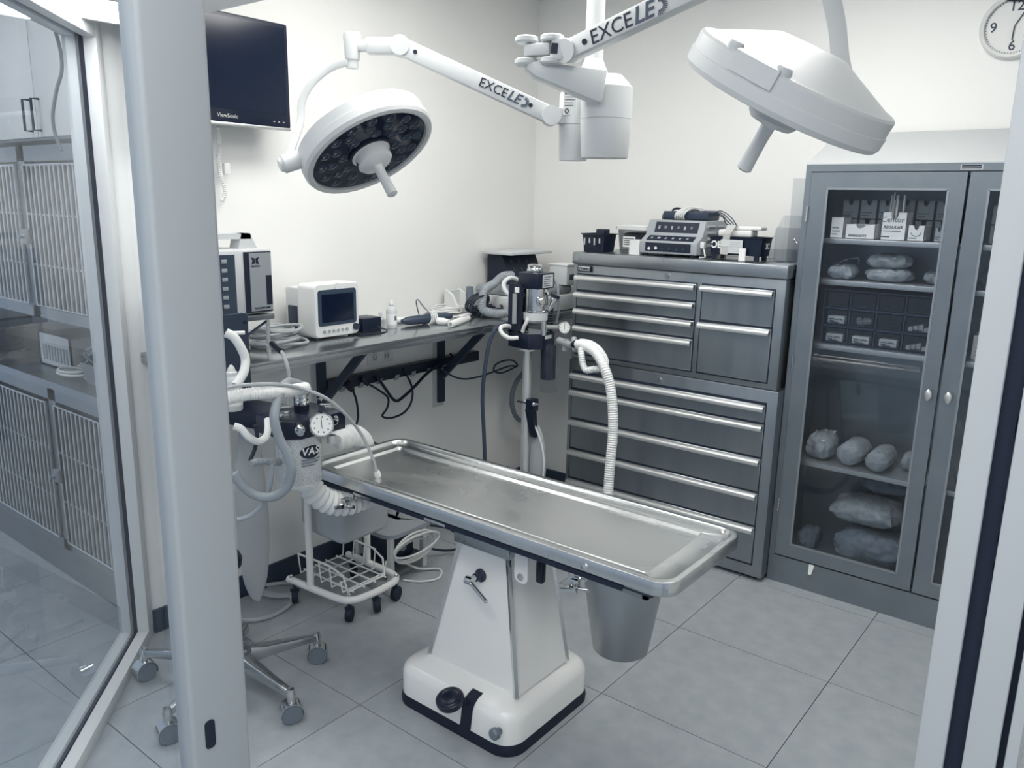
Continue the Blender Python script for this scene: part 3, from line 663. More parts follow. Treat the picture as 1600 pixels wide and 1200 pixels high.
def exceled(o, right, up, size, parent):
    """lettering on the lamp arms: thin EXCE, bold slanted LE, then a ray mark"""
    r = V(right).normalized(); n = r.cross(V(up)).normalized(); u = n.cross(r); o = V(o)
    text('EXCE', size, o, r, u, INK, parent, align='RIGHT')
    text('LE', size * 1.08, o + r * size * .04, r, u, mat('grey lettering', .30, .6), parent, shear=.25, bold=size * .02, align='LEFT')
    g = MB(); c = o + r * size * 1.45
    for k in range(15):
        a = -1.9 + 3.5 * k / 14; d = r * math.cos(a) + u * math.sin(a); p0 = c + d * size * .18; p1 = c + d * size * .43
        g.bar(p0, p1, size * .045, .0008, up=n)
    obj('ray_mark', g, mat('grey lettering', .30, .6), parent, world=True)

def lamp_head(t, c, n, R, lensmat, dome):
    """head disc: n points out of the light face"""
    c = V(c); n = V(n).normalized()
    sh = MB().lathe([(R * .885, .006), (R * .89, -.010), (R * .92, -.013), (R * .975, -.010), (R, .002), (R, .028), (R * .988, .030), (R * .988, .064), (R * .965, .070), (R * .90, .073), (R * .34, dome), (0, dome + .004)], c, -n, 48)
    hd = obj('lamp_head', sh, LAMPW, t, world=True, smooth=24)
    obj('lens', MB().lathe([(0, .0), (R * .87, .0), (R * .884, .004), (0, .005)], c + n * .002, -n, 48), lensmat, hd, world=True)
    a, b_, d = basis(n)
    led = MB()
    for ring_, cnt in ((.42, 8), (.58, 12), (.74, 16)):
        for k in range(cnt):
            q = 2 * PI * k / cnt + ring_ * 3; led.lathe([(.021, .0), (.018, .004), (.009, .007), (.001, .008)], c + (a * math.cos(q) + b_ * math.sin(q)) * R * ring_ + n * .002, n, 10)
    lo = obj('led_cluster', led, mat('dark led optics', .16, .1), hd, world=True); lo['kind'] = 'stuff'
    obj('hub', MB().lathe([(.070, .0), (.070, .012), (.062, .016), (.062, .045), (.052, .056), (.020, .062), (.018, .064)], c, n, 32), LAMPW, hd, world=True)
    obj('hub_gasket', MB().lathe([(.078, .0), (.078, .008), (.068, .011)], c + n * .001, n, 32), INK, hd, world=True)
    obj('handle', MB().lathe([(.018, .06), (.0165, .10), (.0185, .165), (.019, .175), (.012, .180), (.0, .180)], c, n, 20), LAMPW, hd, world=True)
    return hd, a, b_

# --- left light
LN = Vector((.584, .043, -.811)).normalized(); LC = Vector((-2.162, 1.932, 1.878))
tl = thing('surgical_light', 'surgical light tilted to show its dark lens, by the wall with the screen', 'surgical light', tuple(LC), 0, 'surgical lights')
LENS = mat('dark lamp lens', .10, .08)
hd, a_, b_ = lamp_head(tl, LC, LN, .238, LENS, .105)
q0 = LC + LN * .036; bdir = Vector((-.55, -.35, 0)); bdir = (bdir - LN * bdir.dot(LN)).normalized(); bt_ = LN.cross(bdir)
for k in range(6):
    a = (-.5 + k * .2); dv_ = bdir * math.cos(a) + bt_ * math.sin(a); obj('hub_button', MB().bar(q0 + dv_ * .0625 - LN * .006, q0 + dv_ * .0625 + LN * (.004 + .001 * k), .003, .004, up=dv_), INK, hd, world=True)
pv = Vector((-2.295, 1.773, 1.907))
rim = (pv - LC); rim -= LN * rim.dot(LN); rim.normalize()
e0 = LC - LN * .05 + rim * .235
obj('pivot', MB().cyl(e0 - rim * .02, e0 + rim * .055, .030, n=24).cyl(e0 + rim * .055, e0 + rim * .068, .026, .020, 24), LAMPW, hd, world=True)
pk = e0 + rim * .045
yk = [pk, (-2.316, 1.762, 1.956), (-2.318, 1.775, 2.029), (-2.297, 1.803, 2.092), (-2.263, 1.845, 2.139), (-2.224, 1.876, 2.158), (-2.194, 1.897, 2.158)]
P = spline(yk, 8); L = []
for i, p in enumerate(P):
    d = (P[min(i + 1, len(P) - 1)] - P[max(0, i - 1)]).normalized(); fw = Vector((-.70, .62, 0)); side = fw.cross(d).normalized()
    L.append([p + side * x + fw * y for x, y in ((-.011, -.020), (.011, -.020), (.011, .020), (-.011, .020))])
obj('yoke', MB().loft(L), LAMPW, tl, world=True, bevel=.003)
sp = Vector((-2.196, 1.894, 2.160)); obj('spindle', MB().lathe([(.020, -.018), (.020, .006), (.024, .010), (.029, .085), (.027, .094), (.0, .095)], sp, n=24), LAMPW, tl, world=True)
k0 = Vector((-2.195, 1.895, 2.212)); k1 = Vector((-2.132, 1.951, 2.215)); k2 = Vector((-2.075, 1.998, 2.216))
obj('knuckle', MB().bar(k0, k1, .038, .034).bar(k1 - (k1 - k0) * .45, k2, .050, .052), LAMPW, tl, world=True, bevel=.008)
fw = Vector((-.67, .74, 0)); e1 = Vector((-1.667, 2.299, 2.003))
obj('arm', MB().bar(k2, e1, .052, .056), LAMPW, tl, world=True, bevel=.006)
for p in (k2, e1): obj('elbow_disc', MB().cyl(p - fw * .032, p + fw * .032, .032, n=28), LAMPW, tl, world=True)
dr_ = (e1 - k2).normalized(); ln_ = (e1 - k2).length
for q in (.10, .86): obj('screw_cap', MB().cyl(k2 + dr_ * ln_ * q - fw * .027, k2 + dr_ * ln_ * q - fw * .0285, .007, n=12), INK, tl, world=True)
exceled(k2 + dr_ * ln_ * .705 - fw * .0275, dr_, Z, .042, tl)
obj('arm_end', MB().bar(e1, Vector((-1.644, 2.340, 2.004)), .046, .050), LAMPW, tl, world=True, bevel=.005)

# --- right light
RN = Vector((-.484, .044, -.874)).normalized(); RC = Vector((-0.748, 1.962, 1.963))
tr_ = thing('surgical_light', 'surgical light seen from the side, hanging nearest the glass cabinet', 'surgical light', tuple(RC), 0, 'surgical lights')
hd2, a_, b_ = lamp_head(tr_, RC, RN, .250, LENS, .130)
vdir = Vector((-.35, .93, 0)); vdir = (vdir - RN * vdir.dot(RN)).normalized(); sd = RN.cross(vdir).normalized()
if sd.x * .783 + sd.y * .622 < 0: sd = -sd
for s_ in (-.135, -.015):
    p = RC - RN * .066 - vdir * math.sqrt(.236 ** 2 - s_ * s_) + sd * s_
    obj('rim_knob', MB().lathe([(.017, -.01), (.019, .012), (.015, .020), (.001, .023)], p + vdir * .012, -RN, 16), OFFW, hd2, world=True)
b = MB(); b.loft([[RC - RN * h_ - vdir * r_ + sd * s_ for r_, h_ in ((math.sqrt(.246 ** 2 - s_ * s_) + .006, .034), (math.sqrt(.246 ** 2 - s_ * s_) + .006, .076), (math.sqrt(.246 ** 2 - s_ * s_) - .02, .080), (math.sqrt(.246 ** 2 - s_ * s_) - .02, .034))] for s_ in (-.125, -.10, -.07, -.045, -.02)])
obj('rim_plate', b, LAMPW, hd2, world=True)
far = RC - RN * .05 + vdir * .245
obj('pivot', MB().cyl(far - vdir * .02, far + vdir * .05, .030, n=24), LAMPW, hd2, world=True)
yk = [far + vdir * .035, (-0.703, 2.274, 2.006), (-0.722, 2.268, 2.101), (-0.738, 2.252, 2.193), (-0.763, 2.212, 2.286), (-0.802, 2.156, 2.346)]
P = spline(yk, 8); L = []
for i, p in enumerate(P):
    d = (P[min(i + 1, len(P) - 1)] - P[max(0, i - 1)]).normalized(); fw2 = Vector((-.3, .95, 0)); side = fw2.cross(d).normalized()
    L.append([p + side * x + fw2 * y for x, y in ((-.022, -.012), (.022, -.012), (.022, .012), (-.022, .012))])
obj('yoke', MB().loft(L), LAMPW, tr_, world=True, bevel=.003)
sp = Vector((-0.802, 2.156, 2.346)); obj('spindle', MB().lathe([(.020, -.02), (.020, .006), (.026, .010), (.029, .10), (.0, .104)], sp, n=24), LAMPW, tr_, world=True)
k0 = Vector((-1.495, 2.152, 2.170)); k1 = Vector((-0.832, 2.166, 2.365))
fw = Vector((-.45, .89, 0)); fw = (fw - (k1 - k0).normalized() * fw.dot((k1 - k0).normalized())).normalized()
obj('arm', MB().bar(k0, k1, .052, .060), LAMPW, tr_, world=True, bevel=.006)
obj('elbow_disc', MB().cyl(k0 - fw * .036, k0 + fw * .036, .034, n=28), LAMPW, tr_, world=True)
dr_ = (k1 - k0).normalized(); ln_ = (k1 - k0).length
obj('screw_cap', MB().cyl(k0 + dr_ * .07 - fw * .027, k0 + dr_ * .07 - fw * .0285, .009, n=12), INK, tr_, world=True)
exceled(k0 + dr_ * .235 - fw * .0275, dr_, Z, .060, tr_)
# folded knuckle joint and the horizontal lower arm back to the housing
ka = Vector((-1.546, 2.128, 2.175)); kb = Vector((-1.627, 2.105, 2.175))
obj('knuckle_block', MB().bar(k0, ka, .06, .066), LAMPW, tr_, world=True, bevel=.008)
for c_ in (ka, kb):
    for z0, z1 in ((-.043, -.022), (.022, .043)): obj('joint_ring', MB().lathe([(.030, z0), (.036, z0 + .006), (.036, z1 - .004), (.030, z1)], c_, n=22), LAMPW, tr_, world=True)
obj('joint_link', MB().bar(ka, kb, .052, .036), OFFW, tr_, world=True, bevel=.006)
obj('joint_gap', MB().bar(ka.lerp(k0, .05), ka.lerp(k0, .42), .063, .03), INK, tr_, world=True)
la = kb - Z * .045; lb_ = Vector((-1.454, 2.275, 2.093))
dl = (lb_ - la).normalized(); sdv = dl.cross(Z).normalized(); up_ = sdv.cross(dl)
L = []
for p, hw, hh in ((la, .030, .010), (la.lerp(lb_, .12), .036, .022), (la.lerp(lb_, .95), .044, .048), (lb_, .044, .048)):
    L.append([p + sdv * (i * hw) + up_ * (j * hh) - Z * (hh - .01) * .5 for i, j in ((-1, -1), (1, -1), (1, 1), (-1, 1))])
obj('lower_arm', MB().loft(L), LAMPW, tr_, world=True, bevel=.004)

# ================================================================ wall screen
tv = thing('wall_screen', 'black flat screen mounted high on the wall behind the door stile', 'screen', (-2.82, 1.84, 2.0))
TVX = -2.78
obj('bezel', MB().rbox(TVX - .045, TVX, 1.49, 2.073, 1.985, 2.372, .008), BLACK, tv, world=True)
obj('panel', MB().box(TVX - .001, TVX + .0015, 1.508, 2.055, 2.035, 2.355), SCREEN, tv, world=True)
obj('chin_strip', MB().rbox(TVX - .03, TVX + .001, 1.49, 2.073, 1.976, 1.987, .003), ALUM, tv, world=True)
text('ViewSonic', .021, (TVX + .001, 1.79, 2.010), Y, Z, ALUM, tv)
for k in range(3): obj('button', MB().box(TVX, TVX + .0015, 1.99 + k * .022, 1.997 + k * .022, 2.004, 2.008), ALUM, tv, world=True)
obj('wall_bracket', MB().box(WA, TVX - .04, 1.70, 1.85, 2.08, 2.28), DARKG, tv, world=True)
b = MB().tube([(-2.860, 1.798, 1.974), (-2.880, 1.813, 1.936), (-2.900, 1.818, 1.866), (-2.900, 1.824, 1.794), (-2.900, 1.837, 1.734), (-2.900, 1.820, 1.697)], .006, 6, corr=.5, pitch=.008)
cs = thing('screen_cable', 'thin clear cable hanging below the wall screen', 'cable', (-2.900, 1.820, 1.689)); obj('cable', b, WHITEM, cs, world=True)
obj('connector', MB().rbox(-2.91, -2.89, 1.835, 1.862, 1.80, 1.845, .004), WHITEM, cs, world=True)

# wall clock
ck_ = thing('wall_clock', 'round white wall clock with dark numerals', 'clock', (-.583, WB, 2.30))
cc = Vector((-.575, WB, 2.432)); CR = .122
obj('rim', MB().lathe([(CR * .84, .0), (CR, .0), (CR, .018), (CR * .95, .030), (CR * .86, .026), (CR * .84, .014)], cc, (0, -1, 0), 48, cap=False), WHITEM, ck_, world=True)
fc = obj('face', MB().cyl(cc - Y * .002, cc - Y * .010, CR * .86, n=48), CARD, ck_, world=True)
for s_, a in (('12', 90), ('3', 0), ('6', -90), ('9', 180)):
    text(s_, .052, cc + V(math.cos(math.radians(a)) * CR * .60, -.0108, math.sin(math.radians(a)) * CR * .60), X, Z, DARKG, fc, bold=.0005)
b = MB()
for k in range(60):
    a = 2 * PI * k / 60; d = V(math.cos(a), 0, math.sin(a)); b.bar(cc - Y * .0108 + d * CR * .79, cc - Y * .0108 + d * CR * .845, .0018, .001, up=(0, 1, 0))
obj('minute_marks', b, DARKG, fc, world=True)
obj('hand', MB().bar(cc - Y * .013, cc + V(-.002, -.013, -.052), .005, .001, up=(0, 1, 0)), DARKG, ck_, world=True)
obj('hand', MB().bar(cc - Y * .014, cc + V(.040, -.014, .070), .004, .001, up=(0, 1, 0)), DARKG, ck_, world=True)
ring = MB().tube([cc + V(.002 + .058 * math.cos(a), -.040 - .02 * math.sin(a), .120 + .026 * math.sin(a)) for a in [2 * PI * k / 20 for k in range(20)]], .005, 8, 2, closed=True)
single('black_ring', ring, BLACK, 'black rubber ring hung over the top of the wall clock', 'ring')

# ================================================================ steel wall bench and what stands on it
BZ, BXF = 1.14, -2.45
be = thing('wall_bench', 'long stainless steel bench bracketed to the white wall', 'bench', (-2.69, 2.6, .65))
obj('worktop', MB().box(WA + .002, BXF, 1.46, 3.89, BZ - .012, BZ).box(BXF - .012, BXF, 1.46, 3.89, BZ - .038, BZ - .012).box(WA + .002, BXF, 1.46, 1.472, BZ - .038, BZ - .012), mat('bench steel', .68, .24, .95, noise=.01, scale=3, rnoise=.03), be, world=True, bevel=.002)
for yb in (2.28, 3.075):
    br = obj('bracket', MB().box(WA + .012, WA + .030, yb - .022, yb + .022, .655, BZ - .014).box(WA + .03, BXF - .06, yb - .022, yb + .022, BZ - .030, BZ - .014), DARKG, be, world=True)
    obj('brace', MB().bar((WA + .03, yb, .80), (BXF - .13, yb, BZ - .03), .036, .020, up=(0, 1, 0)), DARKG, br, world=True)
    obj('backing_plate', MB().box(WA + .001, WA + .012, yb - .045, yb + .03, .63, BZ - .05), OFFW, br, world=True)
ps = thing('power_strip', 'long black power strip fixed to the wall under the bench', 'power strip', (-2.90, 2.85, .84))
obj('body', MB().rbox(-2.928, -2.885, 2.30, 3.36, .845, .900, .004), BLACK, ps, world=True)
for k in range(7):
    y = 2.36 + k * .115; obj('outlet_tab', MB().loft([[V(-2.884, y, .838), V(-2.884, y + .030, .838), V(-2.884, y + .038, .862), V(-2.884, y + .014, .862)], [V(-2.878, y, .838), V(-2.878, y + .030, .838), V(-2.878, y + .038, .862), V(-2.878, y + .014, .862)]]), GREYP, ps, world=True)
wo = thing('wall_outlet', 'white double wall outlet plate above the power strip', 'outlet', (-2.928, 2.66, .93))
obj('plate', MB().rbox(WA, WA + .006, 2.575, 2.745, .925, 1.03, .003), WHITEM, wo, world=True)
for yy in (2.62, 2.70):
    b = MB()
    for dz in (.955, .995): b.box(WA + .006, WA + .0072, yy - .010, yy - .007, dz, dz + .012).box(WA + .006, WA + .0072, yy + .007, yy + .010, dz, dz + .012).cyl((WA + .006, yy, dz - .005), (WA + .0072, yy, dz - .005), .003, n=8)
    obj('receptacle', MB().rbox(WA + .005, WA + .0065, yy - .018, yy + .018, .943, 1.015, .002), OFFW, wo, world=True); obj('slots', b, INK, wo, world=True)
# plugs and cords hanging from the strip
def corded(name, label, pts, r=.0055, m=BLKCORD, plug=None, cat='cord', grp=None):
    t = thing(name, label, cat, tuple(min(pts, key=lambda p: p[2])), 0, grp)
    obj('cord', MB().tube(pts, r, 7, 8), m, t, world=True)
    if plug:
        p0, p1, rr0 = V(plug[0]), V(plug[1]), plug[2]; obj('plug', MB().lathe([(rr0 * .8, 0), (rr0, .1 * (p1 - p0).length), (rr0 * .9, .6 * (p1 - p0).length), (rr0 * .5, (p1 - p0).length)], p0, p1 - p0, 12), BLACK, t, world=True)
    return t
corded('power_cable', 'black power cord with a thick plug, hanging straight down from the strip', [(-2.860, 2.416, 0.852), (-2.850, 2.433, 0.791), (-2.850, 2.442, 0.711), (-2.850, 2.429, 0.657), (-2.830, 2.449, 0.606), (-2.800, 2.560, 0.536), (-2.790, 2.721, 0.382)], plug=((-2.870, 2.395, 0.881), (-2.860, 2.423, 0.835), .021))
corded('power_cable', 'black cord with a small plug, making a low loop to the right under the strip', [(-2.860, 2.519, 0.853), (-2.850, 2.578, 0.813), (-2.850, 2.636, 0.764), (-2.850, 2.627, 0.714), (-2.850, 2.596, 0.681), (-2.850, 2.651, 0.660), (-2.850, 2.739, 0.669), (-2.860, 2.803, 0.712), (-2.870, 2.819, 0.785), (-2.880, 2.771, 0.887)], plug=((-2.870, 2.493, 0.890), (-2.860, 2.515, 0.847), .014))
corded('power_cable', 'black cord hanging in a sharp V below the power strip', [(-2.870, 2.582, 0.879), (-2.860, 2.621, 0.820), (-2.860, 2.671, 0.756), (-2.860, 2.701, 0.737), (-2.860, 2.732, 0.742), (-2.860, 2.818, 0.783), (-2.870, 2.921, 0.836), (-2.860, 3.002, 0.876)], r=.008)
corded('power_cable', 'black cord looping beside the far bench bracket', [(-2.860, 3.041, 0.857), (-2.850, 3.080, 0.842), (-2.850, 3.110, 0.862), (-2.860, 3.115, 0.894), (-2.880, 3.117, 0.919)], r=.006)
corded('power_cable', 'grey cord drooping from the far bracket to a knot near the pole', [(-2.860, 3.041, 0.843), (-2.850, 3.095, 0.805), (-2.850, 3.198, 0.770), (-2.850, 3.331, 0.764), (-2.850, 3.471, 0.775), (-2.840, 3.576, 0.787), (-2.840, 3.654, 0.779), (-2.840, 3.605, 0.817), (-2.850, 3.528, 0.823), (-2.850, 3.459, 0.807), (-2.850, 3.454, 0.774), (-2.840, 3.518, 0.758), (-2.840, 3.654, 0.776)], r=.005, m=mat('dark grey cord', .22, .5))
corded('floor_cable', 'thick dark cable dropping from the bench front to the floor behind the table', [(-2.405, 3.007, 1.145), (-2.414, 2.935, 1.127), (-2.426, 2.899, 1.061), (-2.428, 2.871, 0.941), (-2.436, 2.864, 0.799), (-2.430, 2.869, 0.639), (-2.424, 2.874, 0.476), (-2.420, 2.878, 0.276)], r=.010, m=mat('dark grey cord', .22, .5), cat='cable')
corded('wall_hose', 'grey hose bowing out from the wall behind the steel pole', [(-2.800, 3.690, 0.753), (-2.800, 3.594, 0.695), (-2.800, 3.555, 0.595), (-2.800, 3.595, 0.491), (-2.800, 3.690, 0.424), (-2.800, 3.770, 0.335)], r=.015, m=MIDG, cat='hose')

# patient monitor
pm = thing('patient_monitor', 'white patient monitor with a dark screen on the steel bench', 'monitor', (-2.76, 2.17, BZ))
MX = -2.655
obj('body', MB().loft([[V(MX - .11, y, z) for y, z in rrect(2.062, 2.292, BZ + .012, 1.372, .018, 4)], [V(MX - .01, y, z) for y, z in rrect(2.056, 2.298, BZ + .010, 1.374, .022, 4)], [V(MX, y, z) for y, z in rrect(2.062, 2.292, BZ + .014, 1.370, .020, 4)]]), WHITEM, pm, world=True)
obj('rear_case', MB().rbox(MX - .215, MX - .11, 2.072, 2.282, BZ + .012, 1.352, .012), OFFW, pm, world=True)
obj('side_vent', MB().rbox(MX - .19, MX - .13, 2.066, 2.075, BZ + .02, 1.275, .004), DARKG, pm, world=True)
sc = obj('screen_frame', MB().loft([[V(MX - .001, y, z) for y, z in rrect(2.075, 2.280, BZ + .058, 1.350, .012, 3)], [V(MX + .002, y, z) for y, z in rrect(2.077, 2.278, BZ + .060, 1.348, .012, 3)]]), mat('slate bezel', .24, .3), pm, world=True)
obj('screen', MB().box(MX + .0015, MX + .003, 2.094, 2.262, BZ + .074, 1.330), SCREEN, sc, world=True)
for k in range(6): obj('key', MB().cyl((MX - .001, 2.105 + k * .024, BZ + .036), (MX + .004, 2.105 + k * .024, BZ + .036), .007, n=12), GREYP, pm, world=True)
obj('dial', MB().lathe([(.015, 0), (.014, .012), (.0, .013)], (MX, 2.272, BZ + .042), (1, 0, 0), 18), DARKG, pm, world=True)
obj('alarm_notch', MB().cyl((MX - .01, 2.178, 1.362), (MX + .003, 2.178, 1.362), .014, n=14), WHITEM, pm, world=True)
for xx in (MX - .19, MX - .03):
    for yy in (2.085, 2.268): obj('foot', MB().cyl((xx, yy, BZ), (xx, yy, BZ + .014), .010, n=10), DARKG, pm, world=True)
# adapter, bottles
ad = thing('power_adapter', 'black box adapter on the bench right of the patient monitor', 'adapter', (-2.74, 2.40, BZ))
obj('case', MB().rbox(-.05, .05, -.055, .055, 0, .062, .004), BLACK, ad); obj('lead', MB().tube([(.05, .03, .02), (.09, .05, .004), (.12, -.02, .003), (.10, -.10, .003), (.03, -.12, .003)], .003, 6), BLKCORD, ad)
def bottle(loc, r, h, m, label, lab=True, capm=WHITEM, nozzle=False, name='bottle'):
    t = thing(name, label, 'bottle', loc)
    obj('body', MB().lathe([(0, 0), (r * .95, 0), (r, .004), (r, h * .62), (r * .85, h * .72), (r * .42, h * .80), (r * .42, h * .86), (0, h * .86)], n=22), m, t)
    obj('cap', MB().lathe([(r * .5, h * .84), (r * .5, h * .95), (r * .42, h), (0, h)] if not nozzle else [(r * .62, h * .76), (r * .62, h * .84), (r * .45, h * .86), (r * .36, h * .93), (r * .12, h), (0, h)], n=18), capm, t)
    if lab: obj('paper_label', MB().lathe([(r * 1.012, h * .12), (r * 1.012, h * .52)], n=22, cap=False), CARD, t)
    if lab: obj('print', MB().box(r * 1.01, r * 1.025, -r * .25, r * .25, h * .28, h * .44), mat('grey print', .42, .7), t)
    return t
bottle((-2.72, 2.475, BZ), .020, .075, CLEAR, 'small clear bottle beside the black adapter', False, CLEAR)
bottle((-2.72, 2.545, BZ), .025, .125, OFFW, 'white labelled bottle on the bench between the adapter and the loose leads')
# loose instruments and leads
hp = thing('cable_probe', 'dark handheld probe wrapped in its white cord, lying on the bench', 'probe', (-2.646, 2.716, 1.140))
o_ = V((-2.689, 2.760, 1.140))
obj('grip', MB().loft([[o_ + V(dx, dy, 0) + V(q * c_, 0, .024 + q * s_ * .9) for c_, s_ in [(math.cos(a), math.sin(a)) for a in [2 * PI * k / 12 for k in range(12)]]] for dx, dy, q in ((-.02, -.16, .010), (-.01, -.13, .022), (.01, 0, .026), (.02, .08, .022), (.02, .13, .014))]), mat('slate plastic', .20, .45), hp, world=True)
b = MB()
for k in range(4): b.tube([o_ + V(.005 + .033 * math.cos(a), -.02 + k * .012 + .008 * math.sin(a), .026 + .030 * math.sin(a)) for a in [2 * PI * q / 10 for q in range(10)]], .0035, 6, 2, closed=True)
wv = obj('wound_cord', b, WHITEM, hp, world=True); wv['kind'] = 'stuff'
b = MB().tube([(-2.874, 2.881, 1.140), (-2.552, 2.539, 1.264), (-2.548, 2.543, 1.284), (-2.528, 2.563, 1.250), (-2.473, 2.547, 1.228)], .003, 6); obj('lead', b, MIDG, hp, world=True)
for i, (px0, px1, r_, lb_) in enumerate(((V((-2.799, 2.646, 1.140)), V((-2.778, 2.728, 1.140)), .014, 'white cylindrical plug nearest the labelled bottle'), (V((-2.635, 2.757, 1.140)), V((-2.583, 2.781, 1.140)), .017, 'short white plug beside the wrapped probe'), (V((-2.523, 2.730, 1.140)), V((-2.598, 2.945, 1.140)), .016, 'long white plug at the bench front edge'), (V((-2.662, 2.941, 1.140)), V((-2.710, 3.086, 1.140)), .012, 'slim white plug behind the long one'))):
    t = thing('lead_connector', lb_, 'connector', tuple(px0), 0, 'white lead connectors on the bench')
    obj('shell', MB().lathe([(r_ * .8, 0), (r_, .006), (r_, (px1 - px0).length * .6), (r_ * .6, (px1 - px0).length)], px0 + Z * r_, px1 - px0, 16), WHITEM, t, world=True)
    obj('socket', MB().cyl(px0 + Z * r_ - (px1 - px0).normalized() * .001, px0 + Z * r_ + (px1 - px0).normalized() * .002, r_ * .55, n=12), GREYP, t, world=True)
    q = px1 + Z * r_; obj('lead', MB().tube([q, q + V(-.05, .05, 0), q + V(-.14, .02, -r_ + .005), q + V(-.2 + .03 * i, -.06, -r_ + .005)], .0035, 6), WHITEM, t, world=True)
def coil(name, c, r, n, m, label, cr=.0045, seed=1, flat=.35, cat='cable', tilt=0):
    rq = random.Random(seed); t = thing(name, label, cat, c)
    for k in range(n):
        ph = rq.uniform(0, 6); rr2 = r * rq.uniform(.7, 1.1); ox, oy = rq.uniform(-.25, .25) * r, rq.uniform(-.25, .25) * r
        pts = [(ox + rr2 * math.cos(a + ph), oy + rr2 * 1.15 * math.sin(a + ph), cr + .008 * k + flat * r * .15 * (1 + math.sin(2 * a + ph)) + tilt * rr2 * (1 + math.cos(a + ph))) for a in [2 * PI * q / 12 for q in range(12)]]
        obj('loop', MB().tube(pts, cr, 6, 3, closed=True), m, t)
    return t
coil('white_lead_coil', (-2.826, 3.033, 1.140), .075, 5, WHITEM, 'coil of white leads on the bench behind the probe', .004, 3)
coil('grey_cable_coil', (-2.727, 1.903, 1.140), .10, 8, CORD, 'tangled coil of pale grey cable on the bench left of the monitor', .0065, 5, .3)
coil('black_cable_coil', (-2.703, 3.232, 1.140), .075, 4, BLKCORD, 'black cable coil on the bench near the corner', .006, 8, .4)
b = MB(); c_ = V((-2.657, 3.141, 1.140))
t = thing('black_cable_loop', 'upright loop of black cable standing on the bench near the corner', 'cable', tuple(c_))
for k in range(4):
    obj('loop', MB().tube([c_ + V(-.03 * k + .02 * math.sin(a), -.05 + .03 * k + (.055 + .012 * k) * math.cos(a), .058 + .052 * math.sin(a)) for a in [2 * PI * q / 12 for q in range(12)]], .005, 6, 3, closed=True), BLKCORD, t, world=True)
# cradle and dark cylinder
cd_ = thing('handset_cradle', 'white charging cradle standing on the bench by the wall', 'cradle', (-2.962, 3.256, 1.140))
o_ = V((-2.933, 3.209, 1.140)); o_.x = max(o_.x, -2.85); o_.y -= .06
obj('base', MB().rbox(o_.x - .05, o_.x + .05, o_.y - .07, o_.y + .07, BZ, BZ + .03, .01), WHITEM, cd_, world=True)
for s_ in (-1, 1): obj('cheek', MB().loft([[o_ + V(x, s_ * .05 - .008, z) for x, z in ((-.05, .02), (.05, .02), (.0, .10), (-.05, .125))], [o_ + V(x, s_ * .05 + .008, z) for x, z in ((-.05, .02), (.05, .02), (.0, .10), (-.05, .125))]]), WHITEM, cd_, world=True)
obj('rest', MB().box(o_.x - .05, o_.x - .03, o_.y - .05, o_.y + .05, BZ + .02, BZ + .115), OFFW, cd_, world=True)
single('grey_cylinder', MB().lathe([(0, 0), (.022, 0), (.022, .09), (.019, .12), (.018, .135), (0, .137)], (-2.827, 3.210, 1.140), n=18), MIDG, 'dark grey cylinder standing beside the white cradle', 'canister')
# ventilator in the corner
ve = thing('ventilator', 'grey ventilator box with a dark sloping panel in the bench corner', 'ventilator', (-2.70, 3.55, BZ))
obj('base_case', MB().rbox(-2.91, -2.50, 3.30, 3.78, BZ, BZ + .085, .012), OFFW, ve, world=True)
obj('upper_case', MB().rbox(-2.90, -2.53, 3.33, 3.75, BZ + .085, BZ + .135, .02), GREYP, ve, world=True)
obj('sloping_panel', MB().loft([[V(x, 3.44, z) for x, z in ((-2.90, BZ + .135), (-2.72, BZ + .135), (-2.80, BZ + .295), (-2.90, BZ + .295))], [V(x, 3.74, z) for x, z in ((-2.90, BZ + .135), (-2.72, BZ + .135), (-2.80, BZ + .295), (-2.90, BZ + .295))]]), INK, ve, world=True)
for k in range(3):
    for j in range(3): obj('panel_dial', MB().cyl((-2.745 - k * .022, 3.50 + j * .07, BZ + .165 + k * .043), (-2.735 - k * .022, 3.50 + j * .07, BZ + .170 + k * .043), .012, n=10), DARKG, ve, world=True)
obj('top_tray', MB().rbox(-2.905, -2.70, 3.40, 3.78, BZ + .295, BZ + .315, .006), OFFW, ve, world=True)
sm = thing('small_meter', 'small white meter box on the right end of the ventilator', 'meter', (-2.56, 3.70, BZ + .135))
obj('case', MB().rbox(-.06, .06, -.06, .06, 0, .115, .008), OFFW, sm); obj('window', MB().box(.058, .0615, -.035, .03, .03, .06), DARKG, sm)
obj('lip', MB().rbox(-.065, .065, -.065, .065, .105, .117, .004), WHITEM, sm)
vh = thing('breathing_hose', 'grey corrugated hose arching over the bench beside the ventilator', 'hose', (-2.759, 3.245, 1.140))
obj('hose', MB().tube([(-2.668, 3.372, 1.336), (-2.677, 3.301, 1.333), (-2.678, 3.235, 1.300), (-2.662, 3.145, 1.278), (-2.648, 3.104, 1.230), (-2.630, 3.093, 1.180), (-2.561, 3.112, 1.166), (-2.479, 3.139, 1.178)], .020, 10, 8, corr=.18, pitch=.012), TUBEG, vh, world=True)

